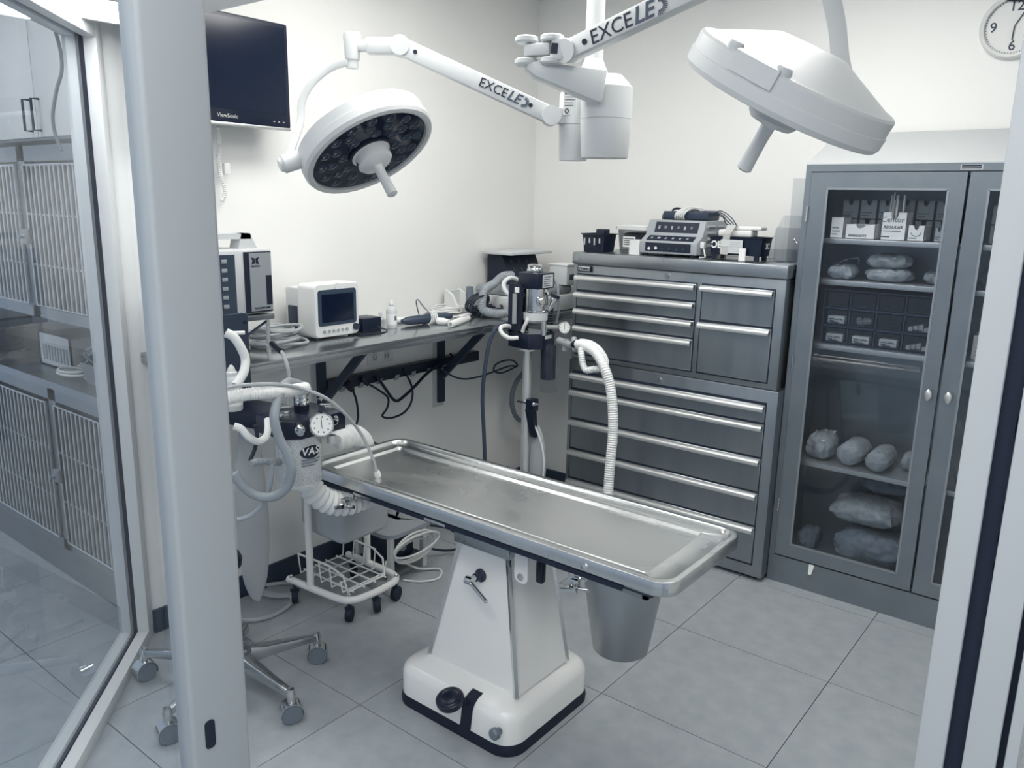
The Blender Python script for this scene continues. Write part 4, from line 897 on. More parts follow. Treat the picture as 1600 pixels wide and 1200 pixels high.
# infusion pump on a little stand at the near end of the bench
ip = thing('infusion_pump', 'grey infusion pump with a carrying handle and dark keypad, behind the door stile', 'infusion pump', (-2.68, 1.70, 1.29))
PX = -2.58
obj('case', MB().rbox(PX - .20, PX, 1.50, 1.812, 1.295, 1.530, .008), OFFW, ip, world=True)
obj('keypad', MB().box(PX, PX + .003, 1.52, 1.655, 1.305, 1.515), mat('slate bezel', .24, .3), ip, world=True)
for k in range(6): obj('key', MB().rbox(PX + .003, PX + .006, 1.60, 1.622, 1.325 + k * .032, 1.339 + k * .032, .002), GREYP, ip, world=True)
for k in range(5): obj('display', MB().rbox(PX + .003, PX + .006, 1.545, 1.58, 1.33 + k * .038, 1.352 + k * .038, .002), OFFW, ip, world=True)
pdoor = obj('pump_door', MB().box(PX, PX + .004, 1.692, 1.806, 1.300, 1.522), INK, ip, world=True)
obj('door_cover', MB().loft([[V(x, y, z) for y, z in ((1.712, 1.306), (1.803, 1.306), (1.803, 1.325), (1.777, 1.325), (1.777, 1.435), (1.803, 1.435), (1.803, 1.518), (1.712, 1.518))] for x in (PX + .004, PX + .008)]), GREYP, pdoor, world=True)
b = MB(); c_ = V(PX + .0085, 1.735, 1.490)
for s_ in (-1, 1): b.loft([[c_ + V(0, s_ * y, z) for y, z in ((.002, -.009), (.016, -.013), (.011, 0), (.016, .013), (.002, .009))], [c_ + V(.0008, s_ * y, z) for y, z in ((.002, -.009), (.016, -.013), (.011, 0), (.016, .013), (.002, .009))]])
obj('emblem', b, INK, pdoor, world=True)
text('TRAVENOL', .008, (PX + .0088, 1.736, 1.470), Y, Z, INK, pdoor); text('FLO-GARD 6200', .0095, (PX + .0088, 1.757, 1.316), Y, Z, INK, pdoor, bold=.0002)
obj('handle', MB().box(PX - .13, PX - .07, 1.50, 1.775, 1.565, 1.585).loft([[V(PX - .13, y, z) for y, z in ((1.72, 1.528), (1.80, 1.528), (1.772, 1.585), (1.735, 1.585))], [V(PX - .07, y, z) for y, z in ((1.72, 1.528), (1.80, 1.528), (1.772, 1.585), (1.735, 1.585))]]), OFFW, ip, world=True)
sd_ = thing('pump_stand', 'small steel stand carrying the infusion pump above the bench', 'stand', (-2.68, 1.66, BZ))
obj('platform', MB().rbox(PX - .20, PX + .0, 1.50, 1.815, 1.268, 1.290, .004), STEELH, sd_, world=True)
for xx in (PX - .18, PX - .02):
    for yy in (1.52, 1.795): obj('leg', MB().cyl((xx, yy, BZ), (xx, yy, 1.27), .008, n=10), ALUM, sd_, world=True)
obj('brace', MB().cyl((PX - .02, 1.795, 1.262), (PX - .02, 1.60, 1.16), .005, n=8), DARKG, sd_, world=True)

# ================================================================ absorber machine at the near end (partly behind the stile)
am = thing('anesthesia_machine', 'black absorber machine with a pressure gauge and granule canister over the table end', 'anesthesia machine', (-2.25, 1.40, .83))
CC = V((-2.063, 1.516, 0.923))
blk = [V((-2.082, 1.455, 1.055)), V((-1.936, 1.418, 1.055)), V((-1.974, 1.631, 1.055)), V((-2.186, 1.707, 1.055)), V((-2.180, 1.601, 1.055))]
q_ = [V(CC.x - .10, CC.y - .085, 0), V(CC.x + .035, CC.y - .085, 0), V(CC.x + .075, CC.y - .04, 0), V(CC.x + .075, CC.y + .135, 0), V(CC.x - .10, CC.y + .135, 0)]
obj('absorber_head', MB().loft([[p + Z * .985 for p in q_], [p + Z * 1.045 for p in q_]]), BLACK, am, world=True, bevel=.004)
obj('granule_canister', MB().lathe([(.0, .815), (.064, .815), (.070, .823), (.071, .95), (.066, .985)], (CC.x, CC.y, 0), n=36), GRANULE, am, world=True)
cn = obj('canister_shell', MB().lathe([(.0725, .83), (.0735, .84), (.0735, .975)], (CC.x, CC.y, 0), n=36, cap=False), CLEAR, am, world=True)
# label wrapped on the canister, facing the room
def wrap_patch(a0, a1, z0, z1, r, n=14):
    b = MB(); L = [[V(CC.x + rr2 * math.cos(a), CC.y + rr2 * math.sin(a), z) for rr2, z in ((r, z0), (r, z1), (r - .0008, z1), (r - .0008, z0))] for a in [a0 + (a1 - a0) * k / n for k in range(n + 1)]]
    return b.loft(L)
A0 = math.atan2(-CC.y, -CC.x) + .55
def ellip(ac, zc, ra, rz, r, n=28):
    b = MB(); L = []
    for rad in (0.02, 1.0):
        L.append([V(CC.x + r * math.cos(ac + ra * rad * math.cos(t)), CC.y + r * math.sin(ac + ra * rad * math.cos(t)), zc + rz * rad * math.sin(t)) for t in [2 * PI * k / n for k in range(n)]])
    return b.loft(L, cap=False)
obj('logo_patch', ellip(A0, .938, .50, .021, .0748), INK, cn, world=True, label='dark oval logo patch')
for k, ch in enumerate('VAS'):
    a = A0 - .30 + k * .30; text(ch, .034, (CC.x + .0755 * math.cos(a), CC.y + .0755 * math.sin(a), .940), (-math.sin(a), math.cos(a), 0), Z, CARD, cn, bold=.0004, shear=.15)
b = MB()
for k, (l_, z_) in enumerate(((.95, .911), (.85, .902), (.6, .893))): b.add(*(lambda m: (m.v, m.f))(wrap_patch(A0 - .45, A0 - .45 + l_, z_, z_ + .0035, .0752)))
obj('print', b, mat('grey print', .42, .7), cn, world=True)
# gauge, valves, domes
gd = Vector((.86, -.42, .28)).normalized(); gp = V((-1.971, 1.538, 1.024))
gg = obj('pressure_gauge', MB().lathe([(.0, -.02), (.034, -.02), (.038, -.014), (.040, .006), (.036, .011), (.034, .008), (.0, .007)], gp, gd, 32), CHROME, am, world=True)
ga, gb, _ = basis(gd)
obj('gauge_face', MB().cyl(gp + gd * .006, gp + gd * .0085, .0335, n=32), CARD, gg, world=True)
b = MB()
for k in range(9):
    a = 2 * PI * k / 9; d = ga * math.cos(a) + gb * math.sin(a); b.bar(gp + gd * .009 + d * .022, gp + gd * .009 + d * .027, .003, .0006, up=gd)
b.bar(gp + gd * .0095 - gb * .012, gp + gd * .0095 + gb * .024, .0016, .0006, up=gd)
obj('gauge_marks', b, INK, gg, world=True)
for (px, nm) in ((V((-1.978, 1.462, 1.022)), 'port'), (V((-1.993, 1.606, 1.024)), 'port')):
    obj(nm, MB().lathe([(.013, -.035), (.016, -.03), (.016, .0), (.011, .004), (.011, .022), (.0085, .0225), (.0085, .004)], px, Vector((.80, -.50, -.12)), 20), CHROME, am, world=True)
for px in (V(CC.x + .0, CC.y - .045, 1.045), V(CC.x + .01, CC.y + .105, 1.045)):
    vv = obj('valve_base', MB().lathe([(.020, 0), (.020, .016), (.017, .018)], px, n=8), CHROME, am, world=True); obj('valve_dome', MB().lathe([(.024, .016), (.026, .022), (.026, .032), (.022, .036), (.0, .037)], px, n=24), CLEAR, vv, world=True)
pc = V(CC.x - .035, CC.y + .045, 1.045)
po = obj('popoff_valve', MB().lathe([(.024, 0), (.024, .018)], pc, n=24), RUBBER, am, world=True)
for k in range(4): obj('valve_ring', MB().lathe([(.022, .018 + k * .013), (.0245, .020 + k * .013), (.0245, .029 + k * .013), (.022, .031 + k * .013)], pc, n=24), CHROME, po, world=True)
obj('valve_cap', MB().lathe([(.024, .07), (.026, .073), (.026, .084), (.02, .088), (0, .088)], pc, n=24), RUBBER, po, world=True)
obj('elbow_fitting', MB().cyl(V((-1.992, 1.593, 0.974)), V((-1.992, 1.592, 0.948)), .014, n=16).cyl(V((-2.007, 1.605, 0.955)), V((-2.282, 1.854, 0.841)), .016, n=16), ALUM, am, world=True)
obj('support_arm', MB().bar((CC.x - .08, CC.y + .02, 1.010), (CC.x - .46, CC.y - .065, 1.010), .14, .055), BLACK, am, world=True, bevel=.004)
obj('bench_clamp', MB().rbox(CC.x - .42, CC.x - .34, CC.y - .12, CC.y - .02, 1.038, 1.10, .006), DARKG, am, world=True)
fp = obj('flow_panel', MB().loft([[V(CC.x - .33 + dx, y, z) for y, z in rrect((-2.370, 1.561, 1.212)[1] - .20, (-2.370, 1.561, 1.212)[1], 1.04, 1.335, .012, 3)] for dx in (0, .02)]), mat('slate panel', .19, .55), am, world=True)
obj('panel_screw', MB().cyl((CC.x - .31, (-2.370, 1.548, 1.323)[1], 1.305), (CC.x - .306, (-2.370, 1.548, 1.323)[1], 1.305), .006, n=10), INK, fp, world=True)
obj('panel_rod', MB().cyl(V((-2.123, 1.320, 1.322)), V((-2.112, 1.375, 1.319)), .006, n=10), WHITEM, am, world=True)
obj('hose', MB().tube([(-2.123, 1.320, 1.324), (-2.111, 1.339, 1.309), (-2.101, 1.355, 1.274), (-2.096, 1.363, 1.240), (-2.083, 1.346, 1.205), (-2.079, 1.315, 1.172)], .014, 10), WHITEM, am, world=True)
obj('breathing_hose', MB().tube([(-2.016, 1.226, 1.153), (-2.001, 1.289, 1.160), (-1.994, 1.371, 1.154), (-2.012, 1.451, 1.142), (-2.044, 1.542, 1.131)], .017, 10, 8, corr=.14, pitch=.008), WHITEM, am, world=True)
obj('grey_tube', MB().tube([(-2.089, 1.581, 1.108), (-2.075, 1.534, 1.140), (-2.046, 1.472, 1.159), (-2.000, 1.415, 1.148), (-1.984, 1.386, 1.116), (-1.972, 1.368, 1.076), (-1.965, 1.378, 1.016), (-1.953, 1.394, 0.969), (-1.947, 1.403, 0.914), (-1.973, 1.401, 0.853), (-2.012, 1.380, 0.820), (-2.057, 1.350, 0.821), (-2.076, 1.319, 0.854), (-2.090, 1.298, 0.898)], .0145, 10), TUBEG, am, world=True)
obj('clear_tube', MB().tube([(-2.003, 1.210, 1.187), (-1.993, 1.265, 1.192), (-1.987, 1.345, 1.185), (-1.995, 1.439, 1.164), (-1.994, 1.508, 1.136), (-1.974, 1.566, 1.103), (-1.969, 1.636, 1.038), (-1.982, 1.713, 0.949), (-2.020, 1.792, 0.841), (-2.040, 1.829, 0.771)], .0055, 8), TUBEC, am, world=True)
obj('tube_tip', MB().lathe([(.008, 0), (.011, .006), (.012, .022), (.009, .026)], (-2.037, 1.825, 0.782), V((-2.041, 1.836, 0.750)) - V((-2.037, 1.825, 0.782)), 14), WHITEM, am, world=True)
obj('white_tube', MB().tube([(-2.035, 1.273, 1.063), (-2.024, 1.289, 1.054), (-2.014, 1.306, 1.027), (-2.017, 1.338, 1.005), (-2.021, 1.367, 1.009), (-2.033, 1.386, 1.027), (-2.065, 1.409, 1.049)], .011, 9), WHITEM, am, world=True)
obj('black_tube', MB().tube([(-2.053, 1.356, 1.046), (-2.051, 1.359, 1.013), (-2.055, 1.353, 0.974), (-2.056, 1.333, 0.937)], .006, 7), BLKCORD, am, world=True)
sn = obj('sensor_box', MB().rbox(CC.x - .26, CC.x - .17, CC.y - .235, CC.y - .155, .845, .905, .006), BLACK, am, world=True)
obj('sensor_window', MB().box(CC.x - .171, CC.x - .1685, CC.y - .225, CC.y - .18, .865, .89), GREYP, sn, world=True)
obj('sensor_hose', MB().tube([(-2.037, 1.325, 0.935), (-2.037, 1.361, 0.935), (-2.044, 1.404, 0.918), (-2.065, 1.444, 0.904)], .010, 9, 8, corr=.15, pitch=.010), TUBEG, am, world=True)
obj('thin_loop', MB().tube([(-2.028, 1.393, 0.921), (-2.033, 1.385, 0.857), (-2.053, 1.373, 0.792), (-2.084, 1.345, 0.750), (-2.106, 1.310, 0.740)], .008, 8), TUBEG, am, world=True)
sh_ = thing('scavenging_duct', 'wide white corrugated duct curling under the end of the surgical table', 'duct', (-2.195, 1.739, 0.625))
obj('duct', MB().tube([(-2.166, 1.612, 0.840), (-2.155, 1.610, 0.801), (-2.139, 1.614, 0.760), (-2.123, 1.635, 0.721), (-2.107, 1.673, 0.691), (-2.092, 1.722, 0.676), (-2.084, 1.779, 0.676), (-2.084, 1.840, 0.680)], .036, 18, 8, corr=.22, pitch=.022), WHITEM, sh_, world=True)
obj('duct', MB().tube([(-2.297, 1.851, 0.831), (-2.289, 1.893, 0.841), (-2.304, 1.953, 0.833), (-2.337, 2.022, 0.782), (-2.382, 2.076, 0.704), (-2.415, 2.099, 0.614), (-2.423, 2.090, 0.516)], .034, 18, 8, corr=.22, pitch=.022), WHITEM, sh_, world=True)
# squeeze bottle and clear bottle on the arm
bottle((CC.x - .22, CC.y - .085, 1.038), .030, .150, OFFW, 'white squeeze bottle with a pointed nozzle on the absorber arm', True, WHITEM, True, 'squeeze_bottle')
bottle((CC.x - .30, CC.y - .105, 1.038), .028, .120, CLEAR, 'clear bottle on the absorber arm left of the squeeze bottle', False, CLEAR)
# hanging bag near the stile
rings_ = []
for j in range(22):
    v = (j / 21) ** 1.7; z = .22 + .72 * v; wd = .040 + .028 * math.sin(PI * min(1, v * 1.1)) if v > .12 else .075 * math.sqrt(max(.001, v / .12)) * .66
    c0 = V((-2.476, 1.604, 0.579)); rings_.append([V(c0.x + .03 * math.cos(a) * (.5 + v * .5) * .8, c0.y + wd * math.sin(a), z) for a in [2 * PI * k / 18 for k in range(18)]])
single('hanging_bag', MB().loft(rings_), mat('frosted grey vinyl', .68, .45), 'pale grey vinyl bag hanging below the absorber beside the stile', 'bag')
corded('pump_cable', 'white lead running from the cable coil down over the bench edge', [(-2.470, 1.702, 1.193), (-2.383, 1.688, 1.192), (-2.322, 1.669, 1.163), (-2.301, 1.665, 1.117), (-2.303, 1.662, 1.083), (-2.306, 1.657, 0.991)], .007, CORD)
obj('strain_relief', MB().cyl(V((-2.446, 1.702, 1.203)), V((-2.363, 1.682, 1.188)), .011, n=12), BLACK, bpy.data.objects['pump_cable'], world=True)

# ================================================================ white tubular cart with bin
ct = thing('rolling_cart', 'white tubular cart with a wire basket and grey bin under the table end', 'cart', (-2.55, 2.09, 0))
fr = [(-2.74, 1.935, .10), (-2.46, 1.955, .10), (-2.385, 1.985, .10), (-2.365, 2.06, .10), (-2.365, 2.16, .10), (-2.385, 2.235, .10), (-2.46, 2.262, .10), (-2.74, 2.265, .10)]
obj('base_tube', MB().tube(fr, .0155, 12, 6), WHITEP, ct, world=True)
def swivel(parent, x, y, r=.033, w=.026, top=.088, m=RUBBER, ang=.5):
    dx, dy = math.cos(ang), math.sin(ang)
    c = obj('caster_wheel', MB().lathe([(r * .55, -w / 2), (r * .92, -w / 2), (r, -w * .3), (r, w * .3), (r * .92, w / 2), (r * .55, w / 2)], (x, y, r), (dx, dy, 0), 20), m, parent, world=True)
    obj('caster_fork', MB().cyl((x, y, r + .005), (x, y, top), .008, n=10).box(x - .014, x + .014, y - .014, y + .014, r * 1.6, r * 1.6 + .012), DARKG, c, world=True)
for x, y, a in ((-2.40, 1.985, .6), (-2.385, 2.235, .3), (-2.70, 1.935, .9), (-2.70, 2.265, .7), (-2.372, 2.11, 1.0)): swivel(ct, x, y, ang=a)
for y in (1.945, 2.262): obj('upright', MB().cyl((-2.60, y, .10), (-2.60, y, .70), .0155, n=14), WHITEP, ct, world=True)
for x, y in ((-2.72, 1.935), (-2.40, 1.985), (-2.385, 2.235), (-2.70, 2.265)): obj('bolt', MB().lathe([(.009, 0), (.009, .006), (.004, .012), (.0, .014)], (x, y, .114), n=10), CHROME, ct, world=True)
bs = obj('basket_rim', MB().tube([(-2.72, 1.975, .21), (-2.52, 1.985, .21), (-2.44, 1.99, .19), (-2.42, 1.995, .12), (-2.42, 2.20, .12), (-2.44, 2.21, .19), (-2.52, 2.225, .21), (-2.72, 2.23, .21)], .0048, 7, 0), WHITEP, ct, world=True)
wires = []
for k in range(5): wires.append([(-2.72 + k * .07, 1.975, .21 if k < 4 else .17), (-2.72 + k * .07, 1.985, .118), (-2.72 + k * .07, 2.22, .118), (-2.72 + k * .07, 2.23, .21 if k < 4 else .17)])
for k in range(4): wires.append([(-2.73, 2.01 + k * .06, .122), (-2.40, 2.01 + k * .06, .122)])
for wv_ in wires: obj('basket_wire', MB().tube(wv_, .0038, 6, 0), WHITEP, bs, world=True)
obj('bin', MB().loft([[V(x, y, z) for x, y in rrect(-2.64 + e, -2.42 - e, 1.975 + e, 2.235 - e, .022, 4)] for e, z in ((.014, .33), (.0, .345), (-.006, .63), (-.012, .645))]), mat('grey bin plastic', .72, .5), ct, world=True)
obj('bin_ear', MB().rbox(-2.69, -2.635, 1.975, 2.03, .36, .62, .012), mat('grey bin plastic', .72, .5), ct, world=True)

# low padded step with cable coil behind the cart
fs = thing('low_stool', 'low white step with a grey pad behind the rolling cart', 'stool', (-2.65, 2.455, 0))
obj('pad', MB().loft([[V(x, y, z) for x, y in rrect(-2.80 + e, -2.50 - e, 2.31 + e, 2.60 - e, .06, 5)] for e, z in ((.02, .205), (.0, .215), (.0, .235), (.03, .25), (.10, .256))]), mat('grey vinyl pad', .62, .5), fs, world=True, smooth=60)
for x in (-2.76, -2.54):
    for y in (2.35, 2.56): obj('leg', MB().box(x - .012, x + .012, y - .012, y + .012, 0, .206), WHITEP, fs, world=True)
obj('shelf', MB().box(-2.76, -2.54, 2.35, 2.56, .06, .07), DARKG, fs, world=True)
dv = thing('control_box', 'dark control box under the low padded step', 'box', (-2.65, 2.455, .072)); obj('case', MB().rbox(-.075, .075, -.075, .075, 0, .10, .006), DARKG, dv); obj('dial', MB().cyl((.075, 0, .05), (.085, 0, .05), .02, n=14), GREYP, dv)
t = thing('white_cable_loops', 'white cord hung in loops around the low step', 'cable', (-2.50, 2.44, 0))
for k in range(4): obj('loop', MB().tube([(-2.510 + .012 * k, 2.455 + (.11 + .012 * k) * math.cos(a), .125 + .012 * k + (.045 + .012 * (k % 3)) * math.sin(a)) for a in [2 * PI * q / 12 for q in range(12)]], .0055, 7, 3, closed=True), WHITEM, t, world=True)
obj('loop', MB().tube([(-2.49, 2.38, .006), (-2.42, 2.42, .006), (-2.38, 2.50, .006), (-2.44, 2.57, .006), (-2.50, 2.49, .02), (-2.51, 2.42, .07)], .0055, 7, 5), WHITEM, t, world=True)
t = thing('black_cable_hoop', 'loop of black cord standing out behind the low step', 'cable', (-2.52, 2.68, 0))
obj('loop', MB().tube([(-2.54, 2.61, .19), (-2.49, 2.69, .16), (-2.46, 2.75, .09), (-2.50, 2.75, .03), (-2.55, 2.69, .03), (-2.58, 2.62, .06)], .006, 7, 6), BLKCORD, t, world=True)
t = thing('floor_cable', 'grey cable lying in loops on the floor beside the cart', 'cable', (-2.62, 1.82, 0))
obj('cable', MB().tube([(-2.948, 1.827, 0.009), (-2.905, 1.880, 0.009), (-2.785, 1.928, 0.009), (-2.767, 1.990, 0.009), (-2.836, 2.027, 0.009), (-2.897, 1.975, 0.009), (-2.927, 1.908, 0.009), (-2.885, 1.873, 0.009), (-2.788, 1.897, 0.014), (-2.745, 1.946, 0.009), (-2.688, 1.897, 0.009), (-2.666, 1.794, 0.009), (-2.694, 1.721, 0.009), (-2.753, 1.684, 0.009), (-2.870, 1.669, 0.009)], .009, 8, 6), CORD, t, world=True)

# ================================================================ rolling stool (base in view, seat behind the stile)
so = thing('rolling_stool', 'five legged chrome stool base on large casters beside the glass partition', 'stool', (-2.33, 1.415, 0))
LEG = mat('brushed stool leg', .72, .25, 1)
for k, (x, y, ca) in enumerate(((-2.035, 1.425, .75), (-2.255, 1.705, .55), (-2.25, 1.11, .95), (-2.64, 1.235, 1.15), (-2.62, 1.60, .3))):
    d = V(x + 2.33, y - 1.415, 0); e = V(-2.33, 1.415, 0) + d * .98; s_ = d.normalized().cross(Z)
    L = []
    for f_, wd, z0, z1 in ((.06, .034, .105, .165), (.35, .026, .105, .145), (.75, .018, .100, .128), (1.0, .013, .095, .118)):
        c0 = V(-2.33, 1.415, 0) + d * f_; L.append([c0 + s_ * wd + Z * z0, c0 - s_ * wd + Z * z0, c0 - s_ * wd * .7 + Z * z1, c0 + s_ * wd * .7 + Z * z1])
    lg = obj('leg', MB().loft(L), LEG, so, world=True, bevel=.003)
    obj('caster_stem', MB().lathe([(.013, .062), (.013, .098), (.016, .100), (.012, .124), (.0, .126)], (x, y, 0), n=12), CHROME, lg, world=True)
    ax = V(math.cos(ca - PI / 2 + .35), math.sin(ca - PI / 2 + .35), 0)
    obj('wheel', MB().lathe([(.030, -.020), (.034, -.020), (.036, -.016), (.036, .016), (.034, .020), (.030, .020)], (x, y, .036), ax, 24), MIDG, lg, world=True)
    obj('wheel_hood', MB().loft([[V(x, y, .038) + ax * h_ + (ax.cross(Z) * math.cos(t_) + Z * math.sin(t_)) * .0395 for t_ in [-.35 + (PI + .7) * q / 12 for q in range(13)]] + [V(x, y, .038) + ax * h_ + (ax.cross(Z) * math.cos(t_) + Z * math.sin(t_)) * .0365 for t_ in [-.35 + (PI + .7) * q / 12 for q in range(12, -1, -1)]] for h_ in (-.024, .024)]), CHROME, lg, world=True)
obj('hub', MB().lathe([(.045, .095), (.052, .105), (.050, .165), (.03, .175)], (-2.33, 1.415, 0), n=24), LEG, so, world=True)
obj('gas_column', MB().cyl((-2.33, 1.415, .17), (-2.33, 1.415, .47), .018), CHROME, so, world=True)
obj('seat', MB().lathe([(.0, .47), (.075, .47), (.085, .48), (.088, .505), (.08, .52), (.0, .525)], (-2.36, 1.375, 0), n=28), BLACK, so, world=True)

# ================================================================ anesthesia stand in the corner
an = thing('vaporizer_stand', 'steel pole stand with a chrome vaporizer, black manifold and gauge near the corner', 'anesthesia stand', (-2.285, 3.015, 0))
AX, AY = -2.285, 3.015
obj('pole', MB().cyl((AX, AY, .06), (AX, AY, 1.06), .0215, n=22), mat('satin pole', .86, .3, .7), an, world=True)
for k in range(5):
    a = 2 * PI * k / 5 + .9; lg = obj('foot', MB().bar((AX, AY, .075), (AX + .24 * math.cos(a), AY + .24 * math.sin(a), .06), .035, .025), DARKG, an, world=True)
    obj('caster', MB().cyl((AX + .24 * math.cos(a) - .01, AY + .24 * math.sin(a), .025), (AX + .24 * math.cos(a) + .01, AY + .24 * math.sin(a), .025), .025, n=14), RUBBER, lg, world=True)
mz0, mz1 = 1.045, 1.115
q_ = [V(AX - .075, AY - .055, 0), V(AX + .06, AY - .075, 0), V(AX + .105, AY - .02, 0), V(AX + .105, AY + .075, 0), V(AX - .075, AY + .075, 0)]
mf = obj('manifold', MB().loft([[p + Z * mz0 for p in q_], [p + Z * mz1 for p in q_]]), BLACK, an, world=True, bevel=.003)
obj('manifold_plate', MB().loft([[p + Z * (mz1 + .0005) for p in q_], [p + Z * (mz1 + .004) for p in q_]]), mat('dark polished plate', .30, .12, .9), mf, world=True)
obj('white_tag', MB().box(AX + .1055, AX + .1065, AY - .005, AY + .045, mz1 - .022, mz1 - .006), CARD, mf, world=True)
obj('under_flange', MB().cyl((AX, AY, 1.030), (AX, AY, 1.046), .055, n=24), ALUM, an, world=True)
bpn = obj('back_plate', MB().box(AX - .078, AX - .068, AY - .055, AY + .065, mz1, 1.345), BLACK, an, world=True)
obj('plate_front', MB().box(AX - .070, AX + .000, AY - .060, AY - .045, mz1 + .01, 1.345), INK, an, world=True)
obj('flow_tube', MB().cyl((AX - .028, AY - .070, mz1 + .045), (AX - .028, AY - .070, 1.300), .011, n=14), FROST, an, world=True)
obj('flow_tag', MB().box(AX - .036, AX - .010, AY - .0625, AY - .0605, 1.305, 1.330), CARD, an, world=True)
VX, VY = AX + .035, AY + .01
vp = obj('vaporizer', MB().lathe([(.0, 1.215), (.060, 1.215), (.060, 1.222), (.058, 1.224), (.058, 1.325), (.060, 1.327)], (VX, VY, 0), n=36), CHROME, an, world=True)
obj('vaporizer_skirt', MB().lathe([(.0, 1.165), (.045, 1.165), (.058, 1.178), (.060, 1.214)], (VX, VY, 0), n=32), OFFW, vp, world=True)
obj('vaporizer_head', MB().rbox(VX - .062, VX + .062, VY - .062, VY + .062, 1.327, 1.400, .006), BLACK, vp, world=True)
obj('head_label', MB().box(VX + .0625, VX + .0635, VY - .035, VY + .045, 1.333, 1.392), OFFW, vp, world=True)
b = MB()
for k in range(5): b.box(VX + .0636, VX + .0640, VY - .028, VY + .03 - .012 * (k % 2), 1.340 + k * .010, 1.343 + k * .010)
obj('label_lines', b, INK, vp, world=True)
obj('vaporizer_dial', MB().lathe([(.036, 1.400), (.038, 1.404), (.036, 1.415), (.033, 1.420), (.035, 1.430), (.026, 1.436), (.0, 1.436)], (VX - .01, VY, 0), n=28), CHROME, vp, world=True)
obj('filler_port', MB().lathe([(.024, 0), (.024, .012), (.016, .014), (.014, .026), (.009, .027)], (VX + .050, VY - .030, 1.270), (.86, -.5, 0), 20), CHROME, vp, world=True)
obj('filler_spout', MB().cyl((VX + .060, VY + .02, 1.225), (VX + .085, VY + .035, 1.290), .012, .020, 16), CHROME, vp, world=True)
obj('filler_cap', MB().cyl((VX + .083, VY + .034, 1.286), (VX + .088, VY + .037, 1.300), .023, n=16), BLACK, vp, world=True)
obj('white_hose', MB().tube([(VX + .0, VY - .058, 1.19), (VX - .005, VY - .062, 1.17), (VX - .02, VY - .06, 1.145), (VX - .03, VY - .058, 1.122)], .009, 9), WHITEM, an, world=True)
for k, (dx, dy) in enumerate(((-.03, .02), (.085, .06))):
    obj('coiled_hose', MB().tube([(AX + dx + .014 * math.cos(q * 1.4), AY + dy + .014 * math.sin(q * 1.4), mz1 + .004 + q * .0026) for q in range(46)], .004, 6, 2), BLKCORD, an, world=True)
gz = V((-2.110, 3.064, 1.150)); gd = Vector((.72, -.68, .08)).normalized()
gg = obj('pressure_gauge', MB().lathe([(.0, -.028), (.026, -.028), (.028, -.02), (.030, .004), (.027, .008), (.025, .005), (.0, .004)], gz, gd, 28), CHROME, an, world=True)
obj('gauge_face', MB().cyl(gz + gd * .004, gz + gd * .006, .0245, n=28), CARD, gg, world=True)
ga, gb, _ = basis(gd); b = MB().bar(gz + gd * .0068 - gb * .010, gz + gd * .0068 + gb * .018, .0022, .0006, up=gd)
for k in range(8):
    a = 2 * PI * k / 8; d = ga * math.cos(a) + gb * math.sin(a); b.bar(gz + gd * .0068 + d * .017, gz + gd * .0068 + d * .021, .002, .0006, up=gd)
obj('gauge_marks', b, INK, gg, world=True)
obj('gauge_stem', MB().cyl(gz - gd * .02, V((-2.169, 2.998, 1.153)), .010, n=14), FROST, an, world=True)
obj('gauge_post', MB().cyl(V((-2.175, 2.993, 1.114)), V((-2.177, 2.992, 1.177)), .0125, n=16), CHROME, an, world=True)
# clear absorber jar with dark core below the manifold
jc = V((-2.190, 3.057, 0.947)); jo = obj('absorber_jar', MB().lathe([(.0, .0), (.044, .0), (.047, .006), (.047, .24)], (jc.x, jc.y, .835), n=28), CLEAR, an, world=True)
obj('jar_core', MB().lathe([(.0, .0), (.036, .0), (.036, .16)], (jc.x, jc.y, .895), n=24), INK, jo, world=True)
# clear Y connector and breathing hoses
b = MB().cyl(V((-2.094, 3.002, 1.099)), V((-2.000, 2.969, 1.091)), .016, n=14).cyl(V((-2.044, 2.987, 1.112)), V((-2.048, 2.985, 1.059)), .013, n=14).cyl(V((-2.005, 2.990, 1.123)), V((-1.976, 2.961, 1.071)), .013, n=14)
obj('clear_connector', b, FROST, an, world=True)
obj('hose_cuff', MB().cyl(V((-1.985, 2.967, 1.099)), V((-1.962, 2.959, 1.100)), .018, n=16), RUBBER, an, world=True)
obj('breathing_hose', MB().tube([(-1.970, 2.965, 1.101), (-1.914, 2.954, 1.100), (-1.843, 2.928, 1.082), (-1.779, 2.898, 1.030), (-1.744, 2.895, 0.951), (-1.721, 2.886, 0.858), (-1.706, 2.872, 0.750), (-1.700, 2.852, 0.641), (-1.692, 2.833, 0.517), (-1.682, 2.816, 0.422)], .0205, 12, 8, corr=.10, pitch=.010), WHITEM, an, world=True)
obj('breathing_hose', MB().tube([(-1.982, 3.005, 1.106), (-1.920, 2.998, 1.106), (-1.851, 2.971, 1.086), (-1.806, 2.951, 1.044), (-1.819, 2.932, 1.019), (-1.852, 2.922, 1.010), (-1.883, 2.914, 1.004), (-1.907, 2.923, 1.028), (-1.918, 2.927, 1.063), (-1.933, 2.942, 1.088)], .0135, 10, 8, corr=.16, pitch=.009), WHITEM, an, world=True)
obj('side_hose', MB().tube([(-2.285, 2.936, 1.096), (-2.303, 2.896, 1.098), (-2.329, 2.875, 1.119), (-2.347, 2.886, 1.143), (-2.348, 2.936, 1.146), (-2.342, 2.993, 1.122), (-2.325, 3.006, 1.095)], .010, 9), WHITEM, an, world=True)
obj('side_hose', MB().tube([(-2.342, 2.992, 1.284), (-2.368, 2.972, 1.290), (-2.400, 2.972, 1.318), (-2.411, 2.989, 1.346), (-2.400, 3.023, 1.363), (-2.388, 3.058, 1.352)], .011, 9), OFFW, an, world=True)
